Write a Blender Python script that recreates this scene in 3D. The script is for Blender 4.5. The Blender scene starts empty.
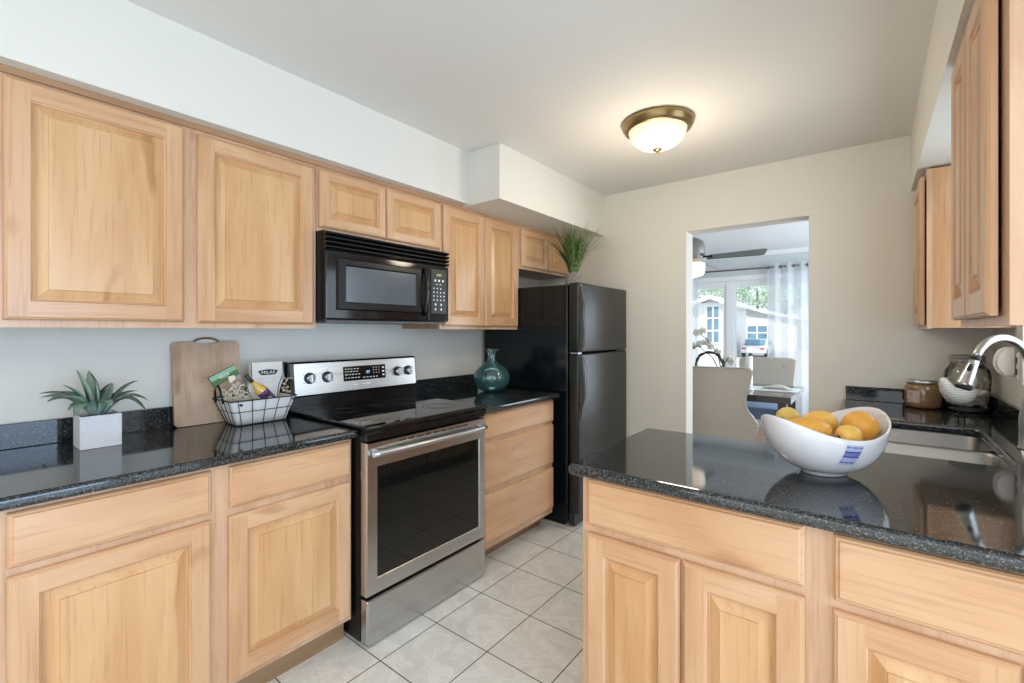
import bpy, bmesh, math, random
from mathutils import Vector, Matrix, noise as mnoise
random.seed(7)
PI = math.pi
SC = bpy.context.scene
COL = SC.collection

# ------------------------------------------------------------------ camera, world, lights, exposure
EYE, YAW, FPX = 1.33, math.radians(38.035), 459.16
cam_d = bpy.data.cameras.new('camera'); cam = bpy.data.objects.new('camera', cam_d); COL.objects.link(cam)
cam.location = (0, 0, EYE); cam.rotation_euler = (PI/2, 0, YAW)
cam_d.sensor_width = 36; cam_d.sensor_fit = 'HORIZONTAL'
cam_d.lens = FPX/1024*36
cam_d.shift_y = -(341.5-331.18)/1024
cam_d.clip_start = 0.02; cam_d.clip_end = 200
SC.camera = cam

SC.view_settings.view_transform = 'Standard'
SC.view_settings.look = 'None'
SC.view_settings.gamma = 1.0
SC.view_settings.use_curve_mapping = False
SC.view_settings.exposure = 0.0
SC.cycles.transparent_max_bounces = 24

w = bpy.data.worlds.new('World'); SC.world = w; w.use_nodes = True
wn = w.node_tree.nodes; wl = w.node_tree.links
bg = wn['Background']; bg.inputs[0].default_value = (0.72, 0.86, 1.0, 1); bg.inputs[1].default_value = 1.5

def area(name, loc, direction, sx, sy, power, col, spread=PI):
    d = bpy.data.lights.new(name, 'AREA'); d.shape = 'RECTANGLE'; d.size = sx; d.size_y = sy
    d.energy = power; d.color = col; d.spread = spread
    o = bpy.data.objects.new(name, d); COL.objects.link(o); o.location = loc
    o.rotation_euler = Vector(direction).to_track_quat('-Z', 'Y').to_euler()
    return o
sun_d = bpy.data.lights.new('sun', 'SUN'); sun_d.energy = 4.0; sun_d.angle = math.radians(2); sun_d.color = (1, .95, .88)
sun = bpy.data.objects.new('sun', sun_d); COL.objects.link(sun)
sun.rotation_euler = Vector((0.35, 0.75, -0.75)).to_track_quat('-Z', 'Y').to_euler()   # falls on the houses across the street
# daylight of the patio door and the window over the sink, then added fill lights
area('daylight_patio', (2.54, 0.0, 1.1), (-1, 0, 0), 2.3, 2.0, 96, (.50, .71, 1.0))
area('daylight_sink_window', (0.60, 2.46, 1.55), (-1, 0, 0), 0.92, 0.95, 9, (.75, .88, 1.0))
area('dining_fill', (1.44, 5.6, 1.3), (-1, 0, 0), 2.2, 1.8, 92, (.80, .90, 1.0))  # added to brighten the dining room from an unseen side
area('back_fill', (-0.2, -2.40, 1.35), (0, 1, 0), 2.6, 1.7, 18, (1.0, .96, .92))  # added fill from behind the camera
area('nook_fill', (0.7, -1.0, 2.40), (0, 0, -1), 1.6, 1.6, 32, (1.0, .88, .72))  # added warm fill behind the camera, not a real fixture

# ------------------------------------------------------------------ node helpers
def srgb(r, g, b):
    f = lambda c: (c/255/12.92) if c/255 <= .04045 else ((c/255+.055)/1.055)**2.4
    return (f(r), f(g), f(b), 1)

class NT:
    def __init__(s, name):
        s.m = bpy.data.materials.new(name); s.m.use_nodes = True
        s.t = s.m.node_tree; s.n = s.t.nodes; s.b = s.n['Principled BSDF']; s.out = s.n['Material Output']
    def add(s, typ, **kw):
        n = s.n.new(typ)
        for k, v in kw.items():
            if k in n.inputs: n.inputs[k].default_value = v
            else: setattr(n, k, v)
        return n
    def link(s, a, b): s.t.links.new(a, b)
    def coords(s, scale=(1, 1, 1), rnd=True, loc=(0, 0, 0), rot=(0, 0, 0), kind='Object'):
        tc = s.add('ShaderNodeTexCoord'); mp = s.add('ShaderNodeMapping')
        mp.inputs['Scale'].default_value = scale; mp.inputs['Rotation'].default_value = rot
        mp.inputs['Location'].default_value = loc
        if rnd:
            oi = s.add('ShaderNodeObjectInfo'); mu = s.add('ShaderNodeVectorMath', operation='SCALE')
            cx = s.add('ShaderNodeCombineXYZ')
            s.link(oi.outputs['Random'], cx.inputs[0]); s.link(oi.outputs['Random'], cx.inputs[1]); s.link(oi.outputs['Random'], cx.inputs[2])
            s.link(cx.outputs[0], mu.inputs[0]); mu.inputs['Scale'].default_value = 37.0
            ad = s.add('ShaderNodeVectorMath', operation='ADD')
            s.link(tc.outputs[kind], ad.inputs[0]); s.link(mu.outputs[0], ad.inputs[1]); s.link(ad.outputs[0], mp.inputs[0])
        else: s.link(tc.outputs[kind], mp.inputs[0])
        return mp.outputs[0]
    def noise(s, vec, scale, detail=4, rough=.55, dist=0):
        n = s.add('ShaderNodeTexNoise'); n.inputs['Scale'].default_value = scale; n.inputs['Detail'].default_value = detail
        n.inputs['Roughness'].default_value = rough; n.inputs['Distortion'].default_value = dist
        if vec is not None: s.link(vec, n.inputs['Vector'])
        return n.outputs[0]
    def ramp(s, fac, stops, interp='LINEAR'):
        r = s.add('ShaderNodeValToRGB'); r.color_ramp.interpolation = interp
        e = r.color_ramp.elements
        while len(e) < len(stops): e.new(.5)
        for x, (p, c) in zip(e, stops): x.position = p; x.color = c if len(c) == 4 else (*c, 1)
        s.link(fac, r.inputs[0]); return r.outputs[0]
    def mix(s, fac, a, b, mode='MIX'):
        m = s.add('ShaderNodeMix', data_type='RGBA', blend_type=mode)
        for sock, v in ((m.inputs[0], fac), (m.inputs[6], a), (m.inputs[7], b)):
            if hasattr(v, 'links'): s.link(v, sock)
            else: sock.default_value = v
        return m.outputs[2]
    def bump(s, h, strength=.2, dist=.001):
        b = s.add('ShaderNodeBump'); b.inputs['Strength'].default_value = strength; b.inputs['Distance'].default_value = dist
        s.link(h, b.inputs['Height']); s.link(b.outputs[0], s.b.inputs['Normal'])

def simple(name, col, rough=.5, metal=0, spec=.5, coat=0, nscale=0, namt=.04, bump=0, emit=None, estr=0):
    t = NT(name); b = t.b
    c = srgb(*col) if max(col) > 1 else (*col, 1)
    b.inputs['Roughness'].default_value = rough; b.inputs['Metallic'].default_value = metal
    b.inputs['Specular IOR Level'].default_value = spec; b.inputs['Coat Weight'].default_value = coat
    b.inputs['Coat Roughness'].default_value = .05
    v = t.coords(); n = t.noise(v, nscale or 12)
    lo = tuple(x*(1-namt) for x in c[:3]); hi = tuple(min(1, x*(1+namt)) for x in c[:3])
    t.link(t.ramp(n, [(.3, lo), (.7, hi)]), b.inputs['Base Color'])
    if bump: t.bump(n, bump, .002)
    if emit: b.inputs['Emission Color'].default_value = (*emit, 1); b.inputs['Emission Strength'].default_value = estr
    return t.m

def wood(name, axis, base, dark, light, rough=.33):
    t = NT(name)
    sc = [60, 60, 60]; sc[axis] = 2.2
    v = t.coords(tuple(sc)); fine = t.noise(v, 1.6, 6, .6, .4)
    sc2 = [4.2, 4.2, 4.2]; sc2[axis] = .7
    broad = t.noise(t.coords(tuple(sc2)), 1.3, 3, .5, 1.2)
    c = t.ramp(broad, [(.28, dark), (.5, base), (.72, light)])
    f = t.ramp(fine, [(.34, (.86, .83, .80)), (.47, (1, 1, 1)), (.75, (1.0, .985, .965))])
    c = t.mix(1.0, c, f, 'MULTIPLY')
    # small mineral streaks and knots, as in natural maple
    sk = [9, 9, 9]; sk[axis] = 2.6
    k = t.noise(t.coords(tuple(sk), loc=(3.3, 1.7, 5.1)), .9, 2, .5, .6)
    kk = t.ramp(k, [(.0, (0, 0, 0)), (.68, (0, 0, 0)), (.78, (.75, .75, .75))])
    c = t.mix(kk, c, (dark[0]*.72, dark[1]*.6, dark[2]*.5, 1))
    t.link(c, t.b.inputs['Base Color']); t.b.inputs['Roughness'].default_value = rough
    t.b.inputs['Coat Weight'].default_value = .25; t.b.inputs['Coat Roughness'].default_value = .18
    t.bump(fine, .06, .001)
    return t.m
MB, MD, ML = srgb(208, 163, 122), srgb(193, 145, 103), srgb(218, 179, 141)
PB, PD, PL = srgb(211, 165, 116), srgb(200, 150, 100), srgb(219, 178, 132)
WV = wood('maple_vertical_grain', 2, MB, MD, ML)
WX = wood('maple_grain_along_x', 0, MB, MD, ML)
WY = wood('maple_grain_along_y', 1, MB, MD, ML)
WP = wood('maple_panel', 2, PB, PD, PL)
WF = wood('maple_frame', 2, srgb(206, 166, 132), srgb(192, 150, 116), srgb(216, 180, 148), .4)
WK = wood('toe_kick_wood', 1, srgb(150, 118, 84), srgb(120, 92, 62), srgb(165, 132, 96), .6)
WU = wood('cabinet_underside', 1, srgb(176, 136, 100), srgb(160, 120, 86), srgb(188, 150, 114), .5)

def paint(name, col, rough=.6, bump=.05):
    t = NT(name); c = srgb(*col)
    n = t.noise(t.coords(rnd=False), 1.3, 3)
    t.link(t.ramp(n, [(.3, tuple(x*.985 for x in c[:3])), (.7, c[:3])]), t.b.inputs['Base Color'])
    t.b.inputs['Roughness'].default_value = rough
    t.bump(t.noise(t.coords(rnd=False), 160, 3), bump, .0015)
    return t.m
PAINT = paint('wall_paint', (226, 223, 214))
CEILP = paint('ceiling_paint', (226, 224, 219), .8, .1)
WHITE = paint('white_trim_paint', (236, 238, 238), .4, .0)
DPAINT = paint('dining_wall_paint', (206, 213, 214))
DCEIL = paint('dining_ceiling_paint', (232, 236, 238), .8)

def tile_mat():
    t = NT('ceramic_floor_tile')
    v = t.coords(rnd=False, loc=(1.60541, -1.53263, 0))
    br = t.add('ShaderNodeTexBrick'); br.offset = 0; br.offset_frequency = 1; br.squash = 1
    br.inputs['Scale'].default_value = 1; br.inputs['Brick Width'].default_value = .30487; br.inputs['Row Height'].default_value = .30487
    br.inputs['Mortar Size'].default_value = .0023; br.inputs['Mortar Smooth'].default_value = .1; br.inputs['Bias'].default_value = 0
    br.inputs['Color1'].default_value = srgb(228, 226, 220); br.inputs['Color2'].default_value = srgb(235, 233, 228); br.inputs['Mortar'].default_value = srgb(60, 50, 40)
    t.link(v, br.inputs['Vector'])
    cl = t.noise(t.coords(rnd=False), 7, 6, .62, .9)
    vein = t.ramp(cl, [(.3, (.86, .86, .85)), (.47, (.96, .96, .95)), (.52, (1.07, 1.07, 1.06)), (.58, (.95, .95, .94)), (.75, (1.02, 1.02, 1.01))])
    c = t.mix(1, br.outputs['Color'], vein, 'MULTIPLY')
    spk = t.noise(t.coords(rnd=False), 160, 2); sp = t.ramp(spk, [(.3, (.94, .94, .93)), (.55, (1, 1, 1))])
    t.link(t.mix(1, c, sp, 'MULTIPLY'), t.b.inputs['Base Color'])
    t.b.inputs['Roughness'].default_value = .34
    bm_ = t.add('ShaderNodeMath', operation='SUBTRACT'); bm_.inputs[0].default_value = 1; t.link(br.outputs['Fac'], bm_.inputs[1])
    t.bump(bm_.outputs[0], .5, .003)
    return t.m
TILE = tile_mat()

def granite_mat():
    t = NT('black_speckled_granite')
    v = t.coords(rnd=False)
    vo = t.add('ShaderNodeTexVoronoi'); vo.inputs['Scale'].default_value = 330; t.link(v, vo.inputs['Vector'])
    sx = t.add('ShaderNodeSeparateColor'); t.link(vo.outputs['Color'], sx.inputs[0])
    n = t.noise(v, 150, 3, .7)
    mm = t.add('ShaderNodeMath', operation='MULTIPLY'); t.link(sx.outputs[0], mm.inputs[0]); t.link(n, mm.inputs[1])
    c = t.ramp(mm.outputs[0], [(.0, (.007, .008, .009)), (.27, (.010, .012, .013)), (.37, (.030, .034, .036)), (.48, (.085, .095, .10)), (.62, (.17, .18, .18))])
    t.link(c, t.b.inputs['Base Color'])
    t.b.inputs['Roughness'].default_value = .055; t.b.inputs['IOR'].default_value = 1.62
    t.bump(n, .035, .0006)
    return t.m
GRAN = granite_mat()

def steel_mat(name, axis, base=.62, rough=.27):
    t = NT(name); sc = [160, 160, 160]; sc[axis] = 1.5
    n = t.noise(t.coords(tuple(sc)), 1, 4, .6)
    t.link(t.ramp(n, [(.3, (base*.92,)*3), (.7, (base*1.06, base*1.05, base*1.03))]), t.b.inputs['Base Color'])
    t.b.inputs['Metallic'].default_value = 1; t.b.inputs['Roughness'].default_value = rough
    t.b.inputs['Anisotropic'].default_value = .4
    t.bump(n, .04, .0005)
    return t.m
STEEL = steel_mat('brushed_stainless_steel', 1, .54, .25)
SINKST = steel_mat('sink_steel', 1, .27, .33)
CHROME = simple('brushed_nickel', (.55, .56, .57), .30, 1)
BLK = simple('black_gloss', (.006, .006, .007), .09, spec=.5)
BLKG = simple('black_glass', (.004, .005, .005), .03, spec=.6)
BLKS = simple('black_satin', (.006, .006, .007), .28, spec=.3)
BLKP = simple('black_plastic', (.02, .02, .021), .5)
def fridge_mat():
    t = NT('black_textured_enamel'); v = t.coords()
    t.b.inputs['Base Color'].default_value = (.011, .012, .011, 1); t.b.inputs['Roughness'].default_value = .33
    t.link(t.ramp(t.noise(v, 30), [(.3, (.010, .011, .010)), (.7, (.014, .015, .013))]), t.b.inputs['Base Color'])
    t.bump(t.noise(v, 330, 2), .4, .0012); return t.m
FRT = fridge_mat()
FRS = simple('black_enamel_side', (.004, .007, .009), .14, spec=.35)
WINMW = simple('microwave_window', (.09, .11, .13), .16, spec=.8)
TEXT = simple('white_print', (.75, .77, .78), .6, emit=(.8, .85, .9), estr=.15)
GREENLED = simple('green_digits', (.1, .12, .02), .5, emit=(.7, .75, .15), estr=.8)
BLUELED = simple('blue_digits', (.1, .2, .5), .5, emit=(.25, .5, 1), estr=2.0)
BRONZE = simple('aged_brass', (.34, .25, .12), .34, 1, nscale=8, namt=.15)
CERW = simple('white_ceramic', (232, 232, 236), .08, coat=.5)
CREAM = simple('cream_fabric', (190, 184, 176), .9, nscale=220, bump=.2)
CREAM2 = simple('tufted_beige_fabric', (178, 170, 158), .9, nscale=220, bump=.2)
NAIL = simple('nailheads', (.5, .47, .42), .35, 1)
DARKW = simple('dark_table_wood', (.015, .014, .014), .12, coat=.6)

def glass_mat(name, tint=(1, 1, 1), ior=1.45):
    t = NT(name)
    tr = t.add('ShaderNodeBsdfTransparent'); tr.inputs[0].default_value = (*tint, 1)
    gl = t.add('ShaderNodeBsdfGlossy'); gl.inputs['Roughness'].default_value = .02; gl.inputs[0].default_value = (1, 1, 1, 1)
    fr = t.add('ShaderNodeFresnel'); fr.inputs[0].default_value = ior
    ms = t.add('ShaderNodeMixShader'); t.link(fr.outputs[0], ms.inputs[0]); t.link(tr.outputs[0], ms.inputs[1]); t.link(gl.outputs[0], ms.inputs[2])
    t.link(ms.outputs[0], t.out.inputs[0]); return t.m
PANE = glass_mat('window_glass')
JARG = glass_mat('clear_jar_glass', (.93, .95, .93))
TEAL = glass_mat('teal_vase_glass', (.62, .84, .85), ior=1.8)
_tn = TEAL.node_tree; _mx = _tn.nodes.new('ShaderNodeMixShader'); _mx.inputs[0].default_value = .30
_pb = _tn.nodes['Principled BSDF']; _pb.inputs['Base Color'].default_value = (.10, .27, .28, 1); _pb.inputs['Roughness'].default_value = .08; _pb.inputs['Coat Weight'].default_value = 1
_old = _tn.nodes['Material Output'].inputs[0].links[0].from_socket
_tn.links.new(_old, _mx.inputs[1]); _tn.links.new(_pb.outputs[0], _mx.inputs[2]); _tn.links.new(_mx.outputs[0], _tn.nodes['Material Output'].inputs[0])
PLASTIC = glass_mat('clear_cellophane', (.97, .97, .96), ior=1.25)

# ------------------------------------------------------------------ mesh helpers
def quad(bm, vs, mi=0):
    f = bm.faces.new([bm.verts.new(v) for v in vs]); f.material_index = mi; return f
def box(bm, x0, x1, y0, y1, z0, z1, mi=0, bev=0, seg=2):
    vs = [bm.verts.new((x, y, z)) for x in (x0, x1) for y in (y0, y1) for z in (z0, z1)]
    fs = [(0, 1, 3, 2), (4, 6, 7, 5), (0, 4, 5, 1), (2, 3, 7, 6), (0, 2, 6, 4), (1, 5, 7, 3)]
    faces = [bm.faces.new([vs[i] for i in f]) for f in fs]
    for f in faces: f.material_index = mi
    if bev:
        es = list({e for f in faces for e in f.edges})
        r = bmesh.ops.bevel(bm, geom=es, offset=bev, segments=seg, affect='EDGES', clamp_overlap=True, profile=.5)
        for f in r['faces']: f.material_index = mi
    return vs
def lathe(bm, prof, c=(0, 0, 0), seg=32, mi=0, cap=True, sx=1, sy=1):
    rings = []
    for r, z in prof:
        rings.append([bm.verts.new((c[0]+sx*r*math.cos(2*PI*i/seg), c[1]+sy*r*math.sin(2*PI*i/seg), c[2]+z)) for i in range(seg)])
    for a, b in zip(rings, rings[1:]):
        for i in range(seg):
            f = bm.faces.new((a[i], a[(i+1) % seg], b[(i+1) % seg], b[i])); f.material_index = mi; f.smooth = True
    if cap:
        for ring, rev in ((rings[0], True), (rings[-1], False)):
            f = bm.faces.new(ring[::-1] if rev else ring); f.material_index = mi
    return rings
def tube(bm, pts, rad, seg=10, mi=0, cap=True, closed=False):
    pts = [Vector(p) for p in pts]; n = len(pts); rings = []
    rad = rad if isinstance(rad, (list, tuple)) else [rad]*n
    prevn = None
    for i, p in enumerate(pts):
        if closed: t = pts[(i+1) % n]-pts[i-1]
        else: t = (pts[min(i+1, n-1)]-pts[max(i-1, 0)])
        t.normalize()
        if prevn is None:
            a = Vector((0, 0, 1)) if abs(t.z) < .9 else Vector((1, 0, 0)); nn = t.cross(a).normalized()
        else:
            nn = (prevn-t*prevn.dot(t)).normalized()
        prevn = nn; bb = t.cross(nn)
        rings.append([bm.verts.new(p+(nn*math.cos(2*PI*k/seg)+bb*math.sin(2*PI*k/seg))*rad[i]) for k in range(seg)])
    prs = list(zip(rings, rings[1:])) + ([(rings[-1], rings[0])] if closed else [])
    for a, b in prs:
        for k in range(seg):
            f = bm.faces.new((a[k], a[(k+1) % seg], b[(k+1) % seg], b[k])); f.material_index = mi; f.smooth = True
    if cap and not closed:
        for ring in (rings[0][::-1], rings[-1]):
            f = bm.faces.new(ring); f.material_index = mi
    return rings
def prism(bm, pts2, f3, d0, d1, mi=0):
    """pts2: 2D outline, f3(a,b,d)->3D"""
    A = [bm.verts.new(f3(a, b, d0)) for a, b in pts2]; B = [bm.verts.new(f3(a, b, d1)) for a, b in pts2]
    n = len(A)
    for i in range(n):
        f = bm.faces.new((A[i], A[(i+1) % n], B[(i+1) % n], B[i])); f.material_index = mi
    for r in (A[::-1], B):
        f = bm.faces.new(r); f.material_index = mi
def cyl(bm, p0, p1, r, seg=20, mi=0, r2=None): return tube(bm, [p0, p1], [r, r if r2 is None else r2], seg, mi)
def ball(bm, c, r, sx=1, sy=1, sz=1, seg=20, mi=0, M=None):
    rr = bmesh.ops.create_uvsphere(bm, u_segments=seg, v_segments=max(6, seg//2), radius=r)
    for v in rr['verts']:
        q = Vector((v.co.x*sx, v.co.y*sy, v.co.z*sz))
        if M: q = M @ q
        v.co = q+Vector(c)
    for f in {f for v in rr['verts'] for f in v.link_faces}: f.material_index = mi; f.smooth = True
    return rr['verts']

def base(o):
    while o.parent: o = o.parent
    return o
def obj(name, bm, mats, parent=None, recalc=True, smooth_angle=None):
    """links a bmesh in world coordinates as ONE object, its origin at the thing's base"""
    if recalc: bmesh.ops.recalc_face_normals(bm, faces=bm.faces)
    L = base(parent).location.copy() if parent else None
    if parent is not None:
        R = base(parent).rotation_euler.to_matrix().to_4x4() if not base(parent).get('_local') else Matrix.Identity(4)
        for v in bm.verts: v.co = v.co-L if not base(parent).get('_local') else v.co
    else:
        # origin at the middle of the base of the bounding box
        xs = [v.co.x for v in bm.verts]; ys = [v.co.y for v in bm.verts]; zs = [v.co.z for v in bm.verts]
        L = Vector(((min(xs)+max(xs))/2, (min(ys)+max(ys))/2, min(zs)))
        for v in bm.verts: v.co -= L
    me = bpy.data.meshes.new(name); bm.to_mesh(me); bm.free()
    if not isinstance(mats, (list, tuple)): mats = [mats]
    for m in mats: me.materials.append(m)
    o = bpy.data.objects.new(name, me); COL.objects.link(o)
    if parent is not None: o.parent = parent
    else: o.location = L
    if smooth_angle:
        for p in me.polygons: p.use_smooth = True
        try: me.set_sharp_from_angle(angle=math.radians(smooth_angle))
        except Exception: pass
    return o
def thing(name, label, cat, loc, group=None, rotz=0, local=False):
    o = bpy.data.objects.new(name, None); o.empty_display_size = .05; COL.objects.link(o)
    o.location = loc; o.rotation_euler = (0, 0, rotz)
    o['label'] = label; o['category'] = cat
    if group: o['group'] = group
    if local: o['_local'] = 1
    return o
def tag(o, label, cat, group=None):
    o['label'] = label; o['category'] = cat
    if group: o['group'] = group
    return o
def struct(name, bm, m, parent=None, **k):
    o = obj(name, bm, m, parent, **k)
    if parent is None: o['kind'] = 'structure'
    return o
def newbm(): return bmesh.new()
def copy_tree(root, loc, label, group=None, rotz=None):
    r = root.copy(); COL.objects.link(r); r.location = loc; r['label'] = label
    if rotz is not None: r.rotation_euler = (0, 0, rotz)
    if group: r['group'] = group
    def rec(src, dst):
        for ch in [c for c in bpy.data.objects if c.parent == src]:
            c = ch.copy(); COL.objects.link(c); c.parent = dst; rec(ch, c)
    rec(root, r); return r
def text_mesh(name, s, size, mapf, mat, parent, extr=.0004, align='CENTER'):
    cu = bpy.data.curves.new(name+'_curve', 'FONT'); cu.body = s; cu.size = size; cu.align_x = align; cu.align_y = 'CENTER'; cu.extrude = extr
    tmp = bpy.data.objects.new('tmp', cu); COL.objects.link(tmp)
    dg = bpy.context.evaluated_depsgraph_get(); dg.update()
    me = bpy.data.meshes.new_from_object(tmp.evaluated_get(dg))
    bm = newbm(); bm.from_mesh(me)
    for v in bm.verts: v.co = Vector(mapf(v.co.x, v.co.y, v.co.z))
    bpy.data.objects.remove(tmp); bpy.data.curves.remove(cu); bpy.data.meshes.remove(me)
    return obj(name, bm, mat, parent)
def curve_slab(name, outer, holes, z0, z1, bev, mat, parent=None, corner=None):
    """horizontal slab with rounded edge from 2D outline and holes"""
    cu = bpy.data.curves.new(name, 'CURVE'); cu.dimensions = '2D'; cu.fill_mode = 'BOTH'
    for pts in [outer]+holes:
        sp = cu.splines.new('POLY'); sp.points.add(len(pts)-1); sp.use_cyclic_u = True
        for p, (x, y) in zip(sp.points, pts): p.co = (x, y, 0, 1)
    cu.extrude = (z1-z0)/2-bev; cu.bevel_depth = bev; cu.bevel_resolution = 3; cu.offset = -bev
    tmp = bpy.data.objects.new('tmp', cu); COL.objects.link(tmp)
    dg = bpy.context.evaluated_depsgraph_get(); dg.update()
    me = bpy.data.meshes.new_from_object(tmp.evaluated_get(dg)); bm = newbm(); bm.from_mesh(me)
    for v in bm.verts: v.co.z += (z0+z1)/2
    for f in bm.faces: f.smooth = False
    bpy.data.objects.remove(tmp); bpy.data.curves.remove(cu); bpy.data.meshes.remove(me)
    bmesh.ops.remove_doubles(bm, verts=bm.verts, dist=1e-5)
    return obj(name, bm, mat, parent, recalc=False)
def rrect(x0, x1, y0, y1, r, n=6):
    P = []
    for cx, cy, a0 in ((x1-r, y1-r, 0), (x0+r, y1-r, 90), (x0+r, y0+r, 180), (x1-r, y0+r, 270)):
        for k in range(n+1):
            a = math.radians(a0+90*k/n); P.append((cx+r*math.cos(a), cy+r*math.sin(a)))
    return P

# ------------------------------------------------------------------ door and drawer builders
def MX(n0): return lambda a, b, n: (n0+n, a, b)       # faces +X, a along Y
def MNX(n0): return lambda a, b, n: (n0-n, a, b)      # faces -X
def MNY(n0): return lambda a, b, n: (a, n0-n, b)      # faces -Y, a along X
def ring(bm, M, r0, d0, r1, d1, mi):
    (a0, a1, b0, b1), (c0, c1, e0, e1) = r0, r1
    P = [(a0, b0), (a1, b0), (a1, b1), (a0, b1)]; Q = [(c0, e0), (c1, e0), (c1, e1), (c0, e1)]
    for i in range(4):
        j = (i+1) % 4
        quad(bm, [M(*P[i], d0), M(*P[j], d0), M(*Q[j], d1), M(*Q[i], d1)], mi[i] if isinstance(mi, tuple) else mi)
def ins(r, d): return (r[0]+d, r[1]-d, r[2]+d, r[3]-d)
def panel_door(name, parent, M, a0, a1, b0, b1, mh, sw=.057, T=.019, bevelw=.034):
    bm = newbm(); R = (a0, a1, b0, b1); mi = (1, 0, 1, 0)
    quad(bm, [M(a0, b0, 0), M(a1, b0, 0), M(a1, b1, 0), M(a0, b1, 0)], 0)
    ring(bm, M, R, 0, R, T*.55, mi)
    ring(bm, M, R, T*.55, ins(R, .004), T*.82, mi)
    ring(bm, M, ins(R, .004), T*.82, ins(R, .0055), T*.82, mi)
    ring(bm, M, ins(R, .0055), T*.82, ins(R, .009), T, mi)
    i = .009; s = sw
    for (x0, x1, y0, y1, m) in ((a0+i, a0+s, b0+i, b1-i, 0), (a1-s, a1-i, b0+i, b1-i, 0), (a0+s, a1-s, b0+i, b0+s, 1), (a0+s, a1-s, b1-s, b1-i, 1)):
        quad(bm, [M(x0, y0, T), M(x1, y0, T), M(x1, y1, T), M(x0, y1, T)], m)
    # fine butt-joint lines
    S = ins(R, sw)
    ring(bm, M, S, T, ins(S, .003), T*.70, mi)
    ring(bm, M, ins(S, .003), T*.70, ins(S, .006), T*.62, mi)
    ring(bm, M, ins(S, .006), T*.62, ins(S, .0085), T*.12, mi)
    ring(bm, M, ins(S, .0085), T*.12, ins(S, .0115), T*.12, 2)
    ring(bm, M, ins(S, .0115), T*.12, ins(S, .011+bevelw*.8), T*.80, 2)
    ring(bm, M, ins(S, .011+bevelw*.8), T*.80, ins(S, .0125+bevelw*.8), T*.98, 2)
    Q = ins(S, .0125+bevelw*.8)
    quad(bm, [M(Q[0], Q[2], T*.98), M(Q[1], Q[2], T*.98), M(Q[1], Q[3], T*.98), M(Q[0], Q[3], T*.98)], 2)
    return obj(name, bm, [WV, mh, WP], parent)
def slab_front(name, parent, M, a0, a1, b0, b1, mh, T=.019):
    bm = newbm(); R = (a0, a1, b0, b1)
    quad(bm, [M(a0, b0, 0), M(a1, b0, 0), M(a1, b1, 0), M(a0, b1, 0)], 0)
    ring(bm, M, R, 0, R, T*.5, 0)
    ring(bm, M, R, T*.5, ins(R, .005), T*.78, 0)
    ring(bm, M, ins(R, .005), T*.78, ins(R, .008), T*.78, 0)
    ring(bm, M, ins(R, .008), T*.78, ins(R, .012), T, 0)
    Q = ins(R, .012)
    quad(bm, [M(Q[0], Q[2], T), M(Q[1], Q[2], T), M(Q[1], Q[3], T), M(Q[0], Q[3], T)], 0)
    return obj(name, bm, [mh], parent)
def frame_face(name, parent, M, a0, a1, b0, b1, T, openings, mh):
    """face frame: stiles and rails around the openings"""
    bm = newbm()
    xs = sorted({a0, a1, *[v for o in openings for v in o[:2]]}); zs = sorted({b0, b1, *[v for o in openings for v in o[2:]]})
    for x0, x1 in zip(xs, xs[1:]):
        for z0, z1 in zip(zs, zs[1:]):
            cx, cz = (x0+x1)/2, (z0+z1)/2
            if any(o[0] < cx < o[1] and o[2] < cz < o[3] for o in openings): continue
            P = [M(x0, z0, -T), M(x1, z0, -T), M(x1, z1, -T), M(x0, z1, -T)]; Q = [M(x0, z0, 0), M(x1, z0, 0), M(x1, z1, 0), M(x0, z1, 0)]
            quad(bm, P); quad(bm, Q)
            for i in range(4): quad(bm, [P[i], P[(i+1) % 4], Q[(i+1) % 4], Q[i]])
    bmesh.ops.remove_doubles(bm, verts=bm.verts, dist=1e-5)
    # drop the doubled inner walls
    seen = {}; dele = []
    for f in bm.faces:
        k = tuple(sorted(v.index for v in f.verts))
    bm.verts.index_update()
    for f in bm.faces:
        k = tuple(sorted(v.index for v in f.verts))
        if k in seen: dele += [f, seen[k]]
        else: seen[k] = f
    bmesh.ops.delete(bm, geom=list(set(dele)), context='FACES_ONLY')
    return obj(name, bm, [mh], parent)
def carcass(bm, x0, x1, y0, y1, z0, z1, skip='', t=.016, mi=0):
    if 'x0' not in skip: box(bm, x0, x0+t, y0, y1, z0, z1, mi)
    if 'x1' not in skip: box(bm, x1-t, x1, y0, y1, z0, z1, mi)
    if 'y0' not in skip: box(bm, x0+t, x1-t, y0, y0+t, z0, z1, mi)
    if 'y1' not in skip: box(bm, x0+t, x1-t, y1-t, y1, z0, z1, mi)
    if 'z0' not in skip: box(bm, x0+t, x1-t, y0+t, y1-t, z0, z0+t, mi)
    if 'z1' not in skip: box(bm, x0+t, x1-t, y0+t, y1-t, z1-t, z1, mi)

# ------------------------------------------------------------------ the room shell
CEIL = 2.453; WL = -2.41; FAR = 3.478; WR = .512; SOF = 2.13; DFAR = 7.23
bm = newbm(); box(bm, WL-.1, 2.6, -2.6, FAR+.15, -.05, 0); struct('floor', bm, TILE)
bm = newbm(); box(bm, WL-.1, 2.6, -2.6, FAR, CEIL, CEIL+.08); struct('ceiling', bm, CEILP)
bm = newbm(); box(bm, WL-.1, WL, -2.5, FAR, 0, CEIL); struct('wall_left', bm, PAINT)
bm = newbm(); FT = .155; OX0, OX1, OZ = -1.081, -.314, 2.069
box(bm, WL-.1, OX0, FAR, FAR+FT, 0, CEIL+.08); box(bm, OX1, 2.6, FAR, FAR+FT, 0, CEIL+.08); box(bm, OX0, OX1, FAR, FAR+FT, OZ, CEIL+.08)
struct('wall_far', bm, PAINT)
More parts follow.
